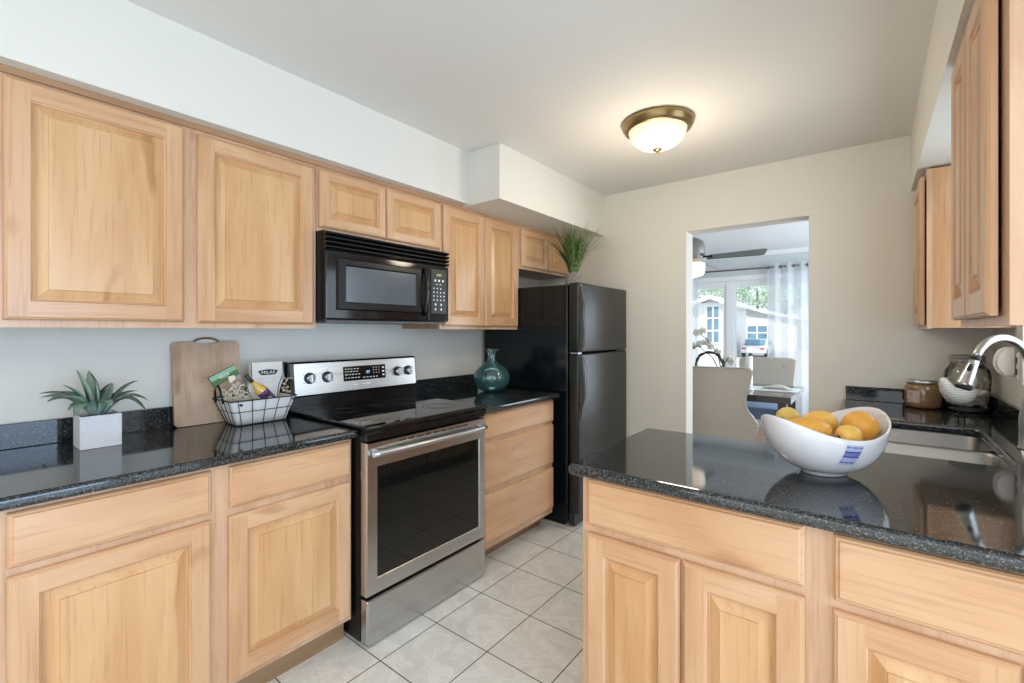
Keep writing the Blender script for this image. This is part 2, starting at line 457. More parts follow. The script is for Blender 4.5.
# right wall, with the window over the sink
bm = newbm(); WY0, WY1, WZ0, WZ1 = 2.02, 2.90, 1.10, 2.02
box(bm, WR, WR+.12, 1.24, WY0, 0, CEIL); box(bm, WR, WR+.12, WY1, FAR, 0, CEIL)
box(bm, WR, WR+.12, WY0, WY1, 0, WZ0); box(bm, WR, WR+.12, WY0, WY1, WZ1, CEIL)
struct('wall_right', bm, PAINT)
bm = newbm(); box(bm, WR+.12, 2.6, 1.24, 1.36, 0, CEIL); struct('wall_nook', bm, PAINT)
bm = newbm(); box(bm, WR+.05, WR+.07, WY0, WY0+.045, WZ0, WZ1); box(bm, WR+.05, WR+.07, WY1-.045, WY1, WZ0, WZ1)
box(bm, WR+.05, WR+.07, WY0, WY1, WZ0, WZ0+.045); box(bm, WR+.05, WR+.07, WY0, WY1, WZ1-.045, WZ1); box(bm, WR+.05, WR+.07, 2.44, 2.48, WZ0, WZ1)
wf = struct('window_1', bm, WHITE)
# patio wall and door, right of the camera, and the back wall
bm = newbm(); box(bm, 2.5, 2.6, -2.5, -1.15, 0, CEIL); box(bm, 2.5, 2.6, 1.15, 1.24, 0, CEIL); box(bm, 2.5, 2.6, -1.15, 1.15, 2.1, CEIL)
struct('wall_patio', bm, PAINT)
bm = newbm()
for y0 in (-1.15, -.03, 1.09): box(bm, 2.5, 2.53, y0, y0+.06, 0, 2.1)
box(bm, 2.5, 2.53, -1.15, 1.15, 0, .12); box(bm, 2.5, 2.53, -1.15, 1.15, 2.02, 2.1)
struct('door_1', bm, WHITE)
bm = newbm(); box(bm, WL-.1, -1.5, -2.6, -2.5, 0, CEIL); box(bm, 1.1, 2.6, -2.6, -2.5, 0, CEIL); box(bm, -1.5, 1.1, -2.6, -2.5, 0, .5); box(bm, -1.5, 1.1, -2.6, -2.5, 2.2, CEIL)
struct('wall_back', bm, PAINT)
# soffits
bm = newbm(); box(bm, WL, -1.992, -2.5, 2.109, SOF, CEIL); struct('trim_1', bm, PAINT)
bm = newbm(); box(bm, WL, -1.744, 2.109, FAR, 2.122, CEIL); struct('trim_2', bm, PAINT)
bm = newbm(); box(bm, .178, WR, 1.24, FAR, SOF, CEIL); struct('trim_3', bm, PAINT)

# ------------------------------------------------------------------ upper cabinets, left run
UX = -2.056
def upper(label, y0, y1, z0, doors, xf=UX, zt=2.118, loc=None, top_fill=True):
    r = thing('wall_cabinet', label, 'cabinet', (xf, (y0+y1)/2, z0), 'maple wall cabinets')
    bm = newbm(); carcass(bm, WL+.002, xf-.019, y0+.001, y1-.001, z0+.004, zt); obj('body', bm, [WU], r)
    M = MX(xf)
    frame_face('face_frame', r, M, y0+.0005, y1-.0005, z0, zt, .019, [(d0+.014, d1-.014, b0+.014, b1-.014) for d0, d1, b0, b1 in doors], WF)
    for d0, d1, b0, b1 in doors: panel_door('door', r, MX(xf+.001), d0, d1, b0, b1, WY, sw=.057 if b1-b0 > .4 else .045)
    return r
upper('maple wall cabinet at the left edge of the photo', -.93, .104, 1.342, [(-.90, -.43, 1.365, 2.100), (-.385, .085, 1.365, 2.100)])
upper('wide maple wall cabinet with two tall doors above the potted agave', .106, 1.131, 1.342, [(.143, .603, 1.365, 2.100), (.646, 1.114, 1.362, 2.092)])
upper('short maple wall cabinet with two small doors above the microwave', 1.133, 1.914, 1.803, [(1.143, 1.517, 1.822, 2.096), (1.523, 1.921-.012, 1.822, 2.096)])
upper('narrow-doored maple wall cabinet between the microwave and the refrigerator', 1.916, 2.708, 1.342, [(1.938, 2.312, 1.362, 2.096), (2.316, 2.682, 1.362, 2.096)])
upper('small maple wall cabinet over the black refrigerator, behind the grass plant', 2.710, 3.470, 1.795, [(2.724, 3.082, 1.812, 2.094), (3.092, 3.452, 1.812, 2.094)])
# scribe moulding along the top of the run
bm = newbm(); box(bm, UX-.002, UX+.010, -.93, 3.47, 2.108, 2.1295); o = obj('scribe_moulding', bm, [WU]); o.name = 'trim_4'; o['kind'] = 'structure'

# right run upper cabinets (doors face -X)
def upper_r(label, y0, y1, doors):
    xf = .213; z0, zt = 1.342, 2.118
    r = thing('wall_cabinet', label, 'cabinet', (xf, (y0+y1)/2, z0), 'maple wall cabinets')
    bm = newbm(); carcass(bm, xf+.019, WR-.002, y0+.004, y1-.004, z0+.004, zt); obj('body', bm, [WV], r)
    frame_face('face_frame', r, MNX(xf), y0, y1, z0, zt, .019, [(d0+.014, d1-.014, b0+.014, b1-.014) for d0, d1, b0, b1 in doors], WF)
    for d0, d1, b0, b1 in doors: panel_door('door', r, MNX(xf-.0065), d0, d1, b0, b1, WY)
upper_r('maple wall cabinet at the right edge, with two tall doors seen edge-on', 1.305, 1.93, [(1.365, 1.625, 1.362, 2.10), (1.629, 1.889, 1.362, 2.10)])
upper_r('maple wall cabinet in the far right corner above the jars', 3.0, 3.474, [(3.022, 3.448, 1.362, 2.09)])

# ------------------------------------------------------------------ base cabinets, left run
def base_left(label, y0, y1, xf, fronts, xt=-1.80, ops=None):
    r = thing('base_cabinet', label, 'cabinet', ((WL+xf)/2, (y0+y1)/2, 0), 'maple base cabinets')
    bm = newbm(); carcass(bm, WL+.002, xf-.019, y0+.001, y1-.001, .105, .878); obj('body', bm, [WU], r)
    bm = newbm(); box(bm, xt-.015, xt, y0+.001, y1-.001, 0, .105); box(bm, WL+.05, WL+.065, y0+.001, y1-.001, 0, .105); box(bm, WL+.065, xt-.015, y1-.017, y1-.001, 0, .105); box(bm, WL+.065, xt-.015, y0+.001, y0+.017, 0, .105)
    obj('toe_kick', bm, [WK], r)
    frame_face('face_frame', r, MX(xf), y0+.0005, y1-.0005, .105, .878, .019, [(a+.014, b-.014, c+.012, d-.012) for _, a, b, c, d in fronts], WF)
    for kind, a, b, c, d in fronts:
        if kind == 'drawer': slab_front('drawer', r, MX(xf+.001), a, b, c, d, WY)
        else: panel_door('door', r, MX(xf+.001), a, b, c, d, WY)
    return r
XL = -1.745
base_left('maple base cabinet at the left edge, under the far left end of the counter', -.95, .083, XL, [('drawer', -.92, -.45, .722, .864), ('door', -.92, -.45, .125, .697), ('drawer', -.405, .06, .722, .864), ('door', -.405, .06, .125, .697)])
base_left('maple base cabinet with two drawers and two doors, left of the range', .085, 1.118, XL, [('drawer', .128, .588, .722, .864), ('door', .128, .588, .125, .700), ('drawer', .645, 1.108, .722, .864), ('door', .641, 1.108, .125, .694)])
base_left('maple base cabinet of three wide drawers between range and refrigerator', 1.884, 2.615, -1.70, [('drawer', 1.9, 2.608, .726, .868), ('drawer', 1.9, 2.608, .446, .702), ('drawer', 1.9, 2.608, .143, .414)])

# granite of the left run
curve_slab_o = curve_slab('granite_countertop', [(WL+.003, -.95), (-1.70, -.95), (-1.70, 1.121), (WL+.003, 1.121)], [], .880, .914, .012, GRAN)
tag(curve_slab_o, 'long black granite countertop left of the range, with agave pot and basket', 'countertop')
o = curve_slab('granite_countertop', [(WL+.003, 1.882), (-1.65, 1.882), (-1.65, 2.628), (WL+.003, 2.628)], [], .880, .914, .012, GRAN)
tag(o, 'short black granite countertop right of the range, under the glass vase', 'countertop')
bm = newbm(); box(bm, WL+.002, -2.388, -.95, 1.10, .9145, 1.003, 0, .002); tag(obj('backsplash', bm, GRAN), 'low black granite backsplash behind the potted agave', 'backsplash')
bm = newbm(); box(bm, WL+.002, -2.388, 1.89, 2.628, .9145, 1.003, 0, .002); tag(obj('backsplash', bm, GRAN), 'low black granite backsplash behind the teal vase', 'backsplash')

# ------------------------------------------------------------------ peninsula and right run
PY = 1.285
def base_pen(label, x0, x1, fronts, ends=''):
    r = thing('base_cabinet', label, 'cabinet', ((x0+x1)/2, (PY+1.87)/2, 0), 'maple base cabinets')
    bm = newbm(); carcass(bm, x0+.001, x1-.001, PY+.019, 1.87, .105, .878); obj('body', bm, [WV], r)
    bm = newbm(); box(bm, x0+.001, x1-.001, PY+.07, PY+.085, 0, .105); box(bm, x0+.001, x1-.001, 1.80, 1.815, 0, .105)
    box(bm, x0+.001, x0+.016, PY+.085, 1.80, 0, .105)
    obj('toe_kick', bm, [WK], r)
    frame_face('face_frame', r, MNY(PY), x0, x1, .105, .878, .019, [(a+.014, b-.014, c+.012, d-.012) for _, a, b, c, d in fronts], WF)
    for kind, a, b, c, d in fronts:
        if kind == 'drawer': slab_front('drawer', r, MNY(PY-.001), a, b, c, d, WX)
        else: panel_door('door', r, MNY(PY-.001), a, b, c, d, WX)
base_pen('maple peninsula cabinet with one wide drawer over a pair of doors', -.719, -.096, [('drawer', -.699, -.123, .729, .877-.003), ('door', -.699, -.413, .125, .704), ('door', -.405, -.123, .125, .704)])
base_pen('maple peninsula cabinet at the lower right corner of the photo', -.0958, .508, [('drawer', -.067, .49, .719, .868), ('door', -.068, .223, .125, .697), ('door', .231, .49, .125, .697)])
# sink run behind the peninsula (fronts face -X, out of sight)
r = thing('base_cabinet', 'sink base cabinet under the right-hand counter, behind the peninsula', 'cabinet', (.2, 2.65, 0), 'maple base cabinets')
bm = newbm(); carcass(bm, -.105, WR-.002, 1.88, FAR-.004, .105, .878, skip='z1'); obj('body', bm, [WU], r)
bm = newbm(); box(bm, -.05, WR-.01, 1.93, FAR-.01, 0, .104); obj('toe_kick', bm, [WK], r)
for a, b in ((1.96, 2.38), (2.385, 2.80), (2.84, 3.40)): panel_door('door', r, MNX(-.106), a, b, .125, .85, WY)

SX0, SX1 = -.06, .355
H1 = rrect(SX0, SX1, 2.045, 2.780, .055)
outer = [(-.748, 1.243), (WR-.003, 1.243), (WR-.003, FAR-.003), (-.14, FAR-.003), (-.14, 1.945), (-.765, 1.925)]
o = curve_slab('granite_countertop', outer, [H1], .880, .914, .012, GRAN)
tag(o, 'black granite countertop of the peninsula and sink, holding the fruit bowl', 'countertop')
bm = newbm(); box(bm, -.122, WR-.003, 3.457, FAR-.002, .9145, .997, 0, .002); tag(obj('backsplash', bm, GRAN), 'low black granite backsplash on the far wall behind the jars', 'backsplash')
bm = newbm(); box(bm, .490, WR-.002, 1.30, 3.456, .9145, .997, 0, .002); tag(obj('backsplash', bm, GRAN), 'low black granite backsplash on the right wall behind the faucet', 'backsplash')

# double-bowl undermount sink
r = thing('kitchen_sink', 'stainless steel double-bowl sink set under the granite beside the faucet', 'sink', (.15, 2.32, .70))
def loft(bm, loops, cap_last=True, mi=0):
    rs = [[bm.verts.new(p) for p in l] for l in loops]
    for a, b in zip(rs, rs[1:]):
        for i in range(len(a)):
            f = bm.faces.new((a[i], a[(i+1) % len(a)], b[(i+1) % len(a)], b[i])); f.smooth = True; f.material_index = mi
    if cap_last: bm.faces.new(rs[-1]).material_index = mi
for (y0, y1) in ((2.033, 2.432), (2.450, 2.792)):
    bm = newbm(); L = []
    L.append([(x, y, .877) for x, y in rrect(SX0-.012, SX1+.012, y0, y1, .06)])
    L.append([(x, y, .870) for x, y in rrect(SX0-.006, SX1+.006, y0+.004, y1-.004, .06)])
    L.append([(x, y, .74) for x, y in rrect(SX0-.001, SX1+.001, y0+.010, y1-.010, .06)])
    L.append([(x, y, .712) for x, y in rrect(SX0+.02, SX1-.02, y0+.030, y1-.030, .06)])
    L.append([(x, y, .706) for x, y in rrect(SX0+.05, SX1-.05, y0+.055, y1-.055, .05)])
    loft(bm, L); b_ = obj('basin', bm, SINKST, r)
    bm = newbm(); lathe(bm, [(.042, .7075), (.040, .7095), (.030, .7095), (.028, .708), (.006, .708)], (.15, (y0+y1)/2, 0), 24); obj('drain', bm, CHROME, b_)
bm = newbm(); box(bm, SX0-.012, SX1+.012, 2.430, 2.452, .84, .877, 0, .008, 3); obj('divider', bm, SINKST, r)

# pull-down faucet
r = thing('kitchen_faucet', 'brushed nickel gooseneck pull-down faucet beside the sink', 'faucet', (.44, 2.40, .914))
d = Vector((-.84, -.54, 0)).normalized(); B = Vector((.44, 2.40, 0))
bm = newbm(); lathe(bm, [(.031, .9145), (.031, .918), (.027, .924), (.026, .97), (.027, 1.01), (.026, 1.03), (.020, 1.07), (.0155, 1.10), (.0155, 1.115)], (B.x, B.y, 0), 32); obj('body', bm, CHROME, r)
R_ = .090; path = [B+Vector((0, 0, 1.11)), B+Vector((0, 0, 1.17))]
for k in range(19):
    a = math.radians(160*k/18); path.append(B+d*(R_*(1-math.cos(a)))+Vector((0, 0, 1.200+.106*math.sin(a))))
bm = newbm(); tube(bm, path, .0125, 20); obj('spout', bm, CHROME, r)
e = path[-1]; tg = (path[-1]-path[-2]).normalized()
bm = newbm(); tube(bm, [e, e+tg*.004, e+tg*.008], [.0145]*3, 20); obj('collar', bm, BLKP, r)
bm = newbm(); tube(bm, [e+tg*.008, e+tg*.03, e+tg*.06, e+tg*.10, e+tg*.112], [.0135, .0150, .0185, .0235, .0245], 24); hd = obj('spray_head', bm, CHROME, r)
bm = newbm(); tube(bm, [e+tg*.112, e+tg*.119], [.0240, .022], 24); obj('nozzle', bm, BLKP, hd)
side = Vector((-d.y, d.x, 0)); up_ = tg.cross(side)
bm = newbm(); nrm = (Vector((-.30, -.9, .1))).normalized(); nrm = (nrm-tg*nrm.dot(tg)).normalized()
cc = e+tg*.045+nrm*.0150; s2 = tg.cross(nrm)
Mx = Matrix((( s2.x, tg.x, nrm.x), (s2.y, tg.y, nrm.y), (s2.z, tg.z, nrm.z)))
ball(bm, cc, 1, .0075, .017, .0045, 16, 0, Mx); obj('spray_button', bm, BLKP, hd)
bm = newbm(); tube(bm, [B+Vector((.024, .01, 1.0)), B+Vector((.040, .02, 1.005)), B+Vector((.044, .022, 1.035)), B+Vector((.046, .024, 1.09))], [.012, .012, .008, .006], 14); obj('lever', bm, CHROME, r)

# ------------------------------------------------------------------ range
r = thing('kitchen_range', 'stainless steel electric range with black glass cooktop and oven door', 'stove', (-2.0, 1.50, 0))
RY0, RY1 = 1.130, 1.872
bm = newbm(); box(bm, -2.36, -1.695, RY0, RY1, .02, .895, 0); box(bm, -2.30, -1.78, RY0+.03, RY1-.03, 0, .02); obj('body', bm, BLKS, r)
bm = newbm(); box(bm, -1.694, -1.648, RY0, RY1, .018, .203, 0, .006); box(bm, -1.697, -1.655, RY0+.01, RY1-.01, .008, .017)
obj('storage_drawer', bm, [STEEL], r)
# oven door with handle and window
bm = newbm(); dz0, dz1 = .217, .862
box(bm, -1.694, -1.660, RY0+.001, RY1-.001, dz0, dz1, 0, .002)
M = MX(-1.660); R0 = (RY0+.001, RY1-.001, dz0, dz1); W0 = (1.182, 1.826, .282, .757)
def ring_u(bm, M, A, da, Bq, db, mi): ring(bm, M, A, da, Bq, db, mi)
ring(bm, M, R0, 0, ins(R0, .004), .010, 0); ring(bm, M, ins(R0, .004), .010, W0, .010, 0); ring(bm, M, W0, .010, ins(W0, .003), .007, 0)
dr = obj('oven_door', bm, [STEEL], r)
bm = newbm(); box(bm, -1.661, -1.6535, W0[0]+.002, W0[1]-.002, W0[2]+.002, W0[3]-.002, 0); obj('oven_window', bm, BLKG, dr)
bm = newbm()
hy0, hy1, hz = 1.150, 1.858, .816
pts = []
for k in range(25):
    f = k/24; y = hy0+(hy1-hy0)*f
    bow = .020*(1-(2*f-1)**2)
    pts.append((-1.630+bow, y, hz))
tube(bm, pts, .0125, 14)
for y in (hy0+.02, hy1-.02): box(bm, -1.651, -1.622, y-.012, y+.012, hz-.011, hz+.011, 0, .003)
obj('door_handle', bm, CHROME, dr)
bm = newbm()
for i in range(9): box(bm, -1.6505, -1.6485, 1.30+i*.05, 1.335+i*.05, .843, .848)
obj('vent_slot', bm, BLKS, dr)
# cooktop
bm = newbm(); box(bm, -1.700, -1.652, RY0-.003, RY1+.003, .868, .900, 0, .004); obj('front_lip', bm, BLK, r)
bm = newbm(); box(bm, -2.235, -1.640, RY0-.007, RY1+.007, .9155, .931, 0, .006, 3); box(bm, -2.30, -1.66, RY0, RY1, .895, .9155); ct = obj('cooktop', bm, BLKG, r)
burn = simple('burner_print', (.05, .05, .055), .15)
bm = newbm()
for (x, y, rr) in ((-1.82, 1.31, .105), (-1.82, 1.69, .085), (-2.09, 1.31, .08), (-2.09, 1.69, .105), (-2.1, 1.50, .05)):
    for q in (rr, rr*.68):
        lathe(bm, [(q-.0015, .9312), (q-.0015, .9315), (q+.0015, .9315), (q+.0015, .9312)], (x, y, 0), 48, cap=False)
obj('burner_ring', bm, burn, ct)
# backguard
bm = newbm(); 
prism(bm, [(-2.235, .925), (-2.232, 1.000), (-2.226, 1.008), (-2.243, 1.168), (-2.256, 1.176), (-2.34, 1.176), (-2.36, 1.160), (-2.36, .90), (-2.28, .90)], lambda a, b, d: (a, d, b), RY0-.030, RY1+.010)
bk = obj('backguard', bm, BLK, r)
def BG(a, b, n):   # a along y, b height, on the tilted steel face
    t = (b-1.008)/.160; return (-2.226-.017*t+n, a, b)
bm = newbm(); P = rrect(RY0-.012, RY1+.004, 1.010, 1.166, .006, 3)
A = [bm.verts.new(BG(a, b, .0005)) for a, b in P]; Bv = [bm.verts.new(BG(a, b, .003)) for a, b in P]
for i in range(len(P)): bm.faces.new((A[i], A[(i+1) % len(P)], Bv[(i+1) % len(P)], Bv[i]))
bm.faces.new(Bv); bm.faces.new(A[::-1])
obj('control_panel', bm, STEEL, bk)
bm = newbm(); quad(bm, [BG(1.384, 1.060, .0036), BG(1.655, 1.060, .0036), BG(1.655, 1.138, .0036), BG(1.384, 1.138, .0036)])
dp = obj('display', bm, BLKG, bk)
bm = newbm(); rd = random.Random(3)
for row, z in enumerate((1.124, 1.110, 1.094, 1.076)):
    y = 1.395
    while y < 1.475:
        L_ = rd.uniform(.007, .014)
        quad(bm, [BG(y, z-.0018, .0042), BG(y+L_, z-.0018, .0042), BG(y+L_, z+.0018, .0042), BG(y, z+.0018, .0042)]); y += L_+.008
for row, z in enumerate((1.124, 1.110, 1.095)):
    for c_ in range(3):
        y = 1.572+c_*.018; quad(bm, [BG(y, z-.0024, .0042), BG(y+.004, z-.0024, .0042), BG(y+.004, z+.0024, .0042), BG(y, z+.0024, .0042)])
for c_ in range(5):
    y = 1.505+c_*.021; quad(bm, [BG(y, 1.0715, .0042), BG(y+.011, 1.0715, .0042), BG(y+.011, 1.0755, .0042), BG(y, 1.0755, .0042)])
for z in (1.121, 1.10, 1.08): quad(bm, [BG(1.632, z-.004, .0042), BG(1.646, z-.004, .0042), BG(1.646, z+.004, .0042), BG(1.632, z+.004, .0042)])
obj('button_print', bm, TEXT, dp)
text_mesh('clock_digits', ':77', .022, lambda x, y, z: BG(1.535+x, 1.100+y, .0044+z), BLUELED, dp)
bm = newbm()
for y0_, L_ in ((1.44, .008), (1.455, .012), (1.500, .020), (1.524, .024)): quad(bm, [BG(y0_, 1.036, .0036), BG(y0_+L_, 1.036, .0036), BG(y0_+L_, 1.041, .0036), BG(y0_, 1.041, .0036)])
obj('printed_mark', bm, TEXT, bk)
for y in (1.197, 1.292, 1.742, 1.822):
    bm = newbm(); c0 = Vector(BG(y, 1.092, .003)); tube(bm, [c0, c0+Vector((.004, 0, 0))], [.029, .029], 28); 
    rg = obj('knob_bezel', bm, BLKP, bk)
    bm = newbm(); tube(bm, [c0+Vector((.004, 0, 0)), c0+Vector((.020, 0, 0)), c0+Vector((.024, 0, 0))], [.024, .022, .019], 28)
    box(bm, c0.x+.022, c0.x+.034, y-.005, y+.005, 1.092-.020, 1.092+.020, 0, .002)
    obj('knob', bm, CHROME, bk)
    bm = newbm()
    for aa in (-2.2, -1.0, 1.0, 2.2, 0):
        q = (y+.038*math.sin(aa), 1.092+.036*math.cos(aa)); quad(bm, [BG(q[0]-.002, q[1]-.002, .0036), BG(q[0]+.002, q[1]-.002, .0036), BG(q[0]+.002, q[1]+.002, .0036), BG(q[0]-.002, q[1]+.002, .0036)])
    obj('knob_print', bm, BLKP, bk)

# ------------------------------------------------------------------ microwave
r = thing('microwave_oven', 'black over-the-range microwave oven under the short wall cabinet', 'microwave', (-2.2, 1.52, 1.375))
MY0, MY1, MZ0, MZ1, MXF = 1.135, 1.915, 1.382, 1.800, -2.000
bm = newbm(); box(bm, WL+.003, MXF, MY0, MY1, MZ0, MZ1, 0); obj('body', bm, BLKS, r)
bm = newbm(); box(bm, WL+.02, MXF+.01, MY0+.01, MY1-.01, MZ0-.010, MZ0-.0005); obj('bottom_plate', bm, simple('grey_metal_plate', (.12, .12, .13), .4, .6), r)
# vent grille of three louvres
for k in range(4):
    bm = newbm(); z = MZ1-.004-k*.0215
    prism(bm, [(MXF+.0005, z-.020), (MXF+.020, z-.019), (MXF+.032, z-.011), (MXF+.030, z-.005), (MXF+.0005, z)], lambda a, b, d: (a, d, b), MY0, MY1)
    obj('vent_louvre', bm, BLK, r)
DZ1 = MZ1-.094
bm = newbm(); DY1 = 1.757
box(bm, MXF+.0005, MXF+.026, MY0, DY1, MZ0+.004, DZ1, 0, .006, 3)
md = obj('door', bm, BLK, r)
bm = newbm(); MM = MX(MXF+.026); F0 = (1.186, 1.700, MZ0+.048, DZ1-.030); F1 = (1.236, 1.660, MZ0+.088, DZ1-.066)
ring(bm, MM, F0, 0, ins(F0, .006), .012, 0); ring(bm, MM, ins(F0, .006), .012, (F1[0]-.006, F1[1]+.006, F1[2]-.006, F1[3]+.006), .012, 0); ring(bm, MM, (F1[0]-.006, F1[1]+.006, F1[2]-.006, F1[3]+.006), .012, F1, .004, 0)
obj('window_frame', bm, BLKS, md)
bm = newbm(); box(bm, MXF+.0262, MXF+.030, F1[0]-.001, F1[1]+.001, F1[2]-.001, F1[3]+.001); obj('window', bm, WINMW, md)
bm = newbm(); hp = []
for k in range(15):
    f = k/14; z = MZ0+.040+(DZ1-MZ0-.070)*f; hp.append((MXF+.030+.030*math.sin(PI*f)**.6, 1.722, z))
tube(bm, hp, .011, 12); obj('handle', bm, BLK, md)
bm = newbm(); box(bm, MXF+.0005, MXF+.024, DY1+.002, MY1, MZ0+.004, DZ1, 0, .005, 3); cp = obj('control_panel', bm, BLK, r)
CPX = MXF+.0246
def rectp(bm, y0, y1, z0, z1, x): quad(bm, [(x, y0, z0), (x, y1, z0), (x, y1, z1), (x, y0, z1)])
bm = newbm(); rectp(bm, DY1+.022, MY1-.018, MZ0+.050, DZ1-.020, CPX-.0002); obj('keypad_area', bm, simple('keypad_black', (.018, .020, .022), .3), cp)
text_mesh('clock_digits', '0:00', .020, lambda x, y, z: (CPX+.0004+z, 1.838+x, DZ1-.052+y), GREENLED, cp)
bm = newbm()
for y in (1.803, 1.832, 1.862): rectp(bm, y, y+.013, DZ1-.090, DZ1-.078, CPX+.0003)
for y in (1.815, 1.842): rectp(bm, y, y+.012, DZ1-.108, DZ1-.104, CPX+.0003)
for rr in range(4):
    for c_ in range(4):
        if c_ == 3 and rr == 0: continue
        y = 1.795+c_*.026; z = DZ1-.130-rr*.022; rectp(bm, y, y+.007, z-.004, z+.004, CPX+.0003)
for y in (1.806, 1.850):
    for z in (DZ1-.222, DZ1-.250): rectp(bm, y, y+.010, z-.006, z+.006, CPX+.0003)
obj('keypad_print', bm, TEXT, cp)

# ------------------------------------------------------------------ refrigerator
r = thing('refrigerator', 'black top-freezer refrigerator with long door handles in the far left corner', 'refrigerator', (-1.95, 3.07, 0))
FY0, FY1 = 2.690, 3.452
bm = newbm(); box(bm, WL+.03, -1.625, FY0, FY1, .03, 1.648, 0, .008); box(bm, WL+.06, -1.66, FY0+.02, FY1-.02, 0, .03); obj('body', bm, FRS, r)
bm = newbm(); box(bm, -1.624, -1.575, FY0+.01, FY1-.01, .012, .095, 0, .004); obj('base_grille', bm, BLKP, r)
for nm, z0, z1, hz0, hz1 in (('fridge_door', .10, 1.175, .73, 1.165), ('freezer_door', 1.187, 1.658, 1.20, 1.635)):
    bm = newbm(); box(bm, -1.616, -1.538, FY0-.004, FY1, z0, z1, 0, .012, 3); dd = obj(nm, bm, [FRT], r, smooth_angle=30)
    hb = newbm(); y = FY0+.028
    up = nm == 'freezer_door'
    zs = [hz0, hz0+.02, (hz0+hz1)/2, hz1-.12, hz1-.06, hz1] if up else [hz0, hz0+.08, hz0+.16, (hz0+hz1)/2+.1, hz1-.02, hz1]
    xs = [.002, .020, .030, .032, .014, .003] if up else [.003, .012, .030, .032, .020, .002]
    ww = [.017, .020, .019, .020, .012, .008] if up else [.006, .008, .019, .020, .020, .017]
    prev = None
    for z, x, w_ in zip(zs, xs, ww):
        ringv = [hb.verts.new((-1.538+x*q, y+w_*s_, z)) for q, s_ in ((.0, -1), (.9, -1), (1.15, -.5), (1.15, .5), (.9, 1), (.0, 1))]
        if prev:
            for i in range(6): hb.faces.new((prev[i], prev[(i+1) % 6], ringv[(i+1) % 6], ringv[i]))
        else: hb.faces.new(ringv)
        prev = ringv
    hb.faces.new(prev[::-1]); obj('handle', hb, [simple('handle_sheen_grey', (.05, .055, .06), .28, spec=.8)], dd, smooth_angle=50)  # black handles: window reflection put into a greyer base colour
bm = newbm(); box(bm, -1.60, -1.545, FY0-.001, FY0+.05, 1.1765, 1.1855); obj('hinge', bm, CHROME, r)
bm = newbm(); ball(bm, (-1.5375, FY0+.028, 1.642), .006, 1, 1, 1, 12); obj('badge', bm, CHROME, r)

# ------------------------------------------------------------------ plant on the refrigerator
grassm = simple('grass_green', (.085, .16, .04), .5, nscale=30, namt=.35)
def grass_m2():
    t = NT('blade_green'); n = t.noise(t.coords(rnd=False), 55, 2)
    t.link(t.ramp(n, [(.3, srgb(40, 58, 26)), (.5, srgb(72, 98, 46)), (.7, srgb(132, 152, 90))]), t.b.inputs['Base Color']); t.b.inputs['Roughness'].default_value = .45; return t.m
r = thing('potted_grass', 'green grass plant in a small grey woven pot on top of the refrigerator', 'plant', (-1.645, 2.80, 1.649))
bm = newbm(); prof = []
for k in range(13):
    z = 1.6495+.085*k/12; prof.append((.052+.004*(k % 2)+.004*k/12, z))
prof += [(.050, 1.7345), (.048, 1.72)]
lathe(bm, prof, (-1.645, 2.80, 0), 28)
wicker = NT('grey_woven_pot'); n_ = wicker.noise(wicker.coords((60, 60, 160)), 1, 3); wicker.link(wicker.ramp(n_, [(.3, srgb(74, 68, 64)), (.6, srgb(146, 140, 134))]), wicker.b.inputs['Base Color']); wicker.b.inputs['Roughness'].default_value = .9; wicker.bump(n_, .8, .004)
obj('pot', bm, wicker.m, r)
bm = newbm(); rd = random.Random(11)
for k in range(270):
    a = rd.uniform(0, 2*PI); sp = rd.uniform(.02, 1)**.8; H_ = rd.uniform(.24, .38)
    bx_, by_ = -1.645+.030*sp*math.cos(a), 2.80+.030*sp*math.sin(a)
    reach = sp*rd.uniform(.12, .28); wd = rd.uniform(.0030, .0060); droop = rd.uniform(0, .10)*sp
    prev = None; perp = Vector((-math.sin(a), math.cos(a), 0))
    for s_ in range(8):
        t = s_/7; p = Vector((bx_+math.cos(a)*reach*t**1.6, by_+math.sin(a)*reach*t**1.6, 1.725+H_*t-droop*t**3))
        p.z = min(p.z, 2.112); p.x = max(p.x, -2.02)
        if p.y > 3.46: p.y = 3.46
        ww_ = wd*(1-t**2)+.0003
        cur = (bm.verts.new(p-perp*ww_), bm.verts.new(p+Vector((0, 0, -.0008))), bm.verts.new(p+perp*ww_))
        if prev:
            for i in range(2): f = bm.faces.new((prev[i], prev[i+1], cur[i+1], cur[i])); f.smooth = True
        prev = cur
obj('grass_blades', bm, grass_m2(), r, recalc=False)

# ------------------------------------------------------------------ ceiling lamp
lx, ly = -.905, 2.425
r = thing('ceiling_lamp', 'round aged-brass flush ceiling lamp with a glowing glass bowl', 'lamp', (lx, ly, CEIL))
bm = newbm(); lathe(bm, [(.10, -.001), (.183, -.001), (.187, -.008), (.184, -.022), (.176, -.030), (.174, -.040), (.164, -.046), (.160, -.052), (.152, -.050), (.150, -.030)], (lx, ly, CEIL), 56, cap=False); obj('base_ring', bm, BRONZE, r)
shade = NT('alabaster_glass_shade'); n_ = shade.noise(shade.coords(), 9, 4, .6, .8)
shade.b.inputs['Base Color'].default_value = (.9, .82, .65, 1); shade.b.inputs['Roughness'].default_value = .25
shade.link(shade.ramp(n_, [(.3, (1.0, .74, .42)), (.6, (1.0, .86, .62))]), shade.b.inputs['Emission Color']); shade.b.inputs['Emission Strength'].default_value = .62
bm = newbm(); prof = [(.150, -.046)]
for k in range(1, 13):
    a = k/12*PI/2; prof.append((.148*math.cos(a)**.9 if k < 12 else .004, -.050-.095*math.sin(a)))
lathe(bm, prof, (lx, ly, CEIL), 48, cap=False); obj('glass_shade', bm, shade.m, r)
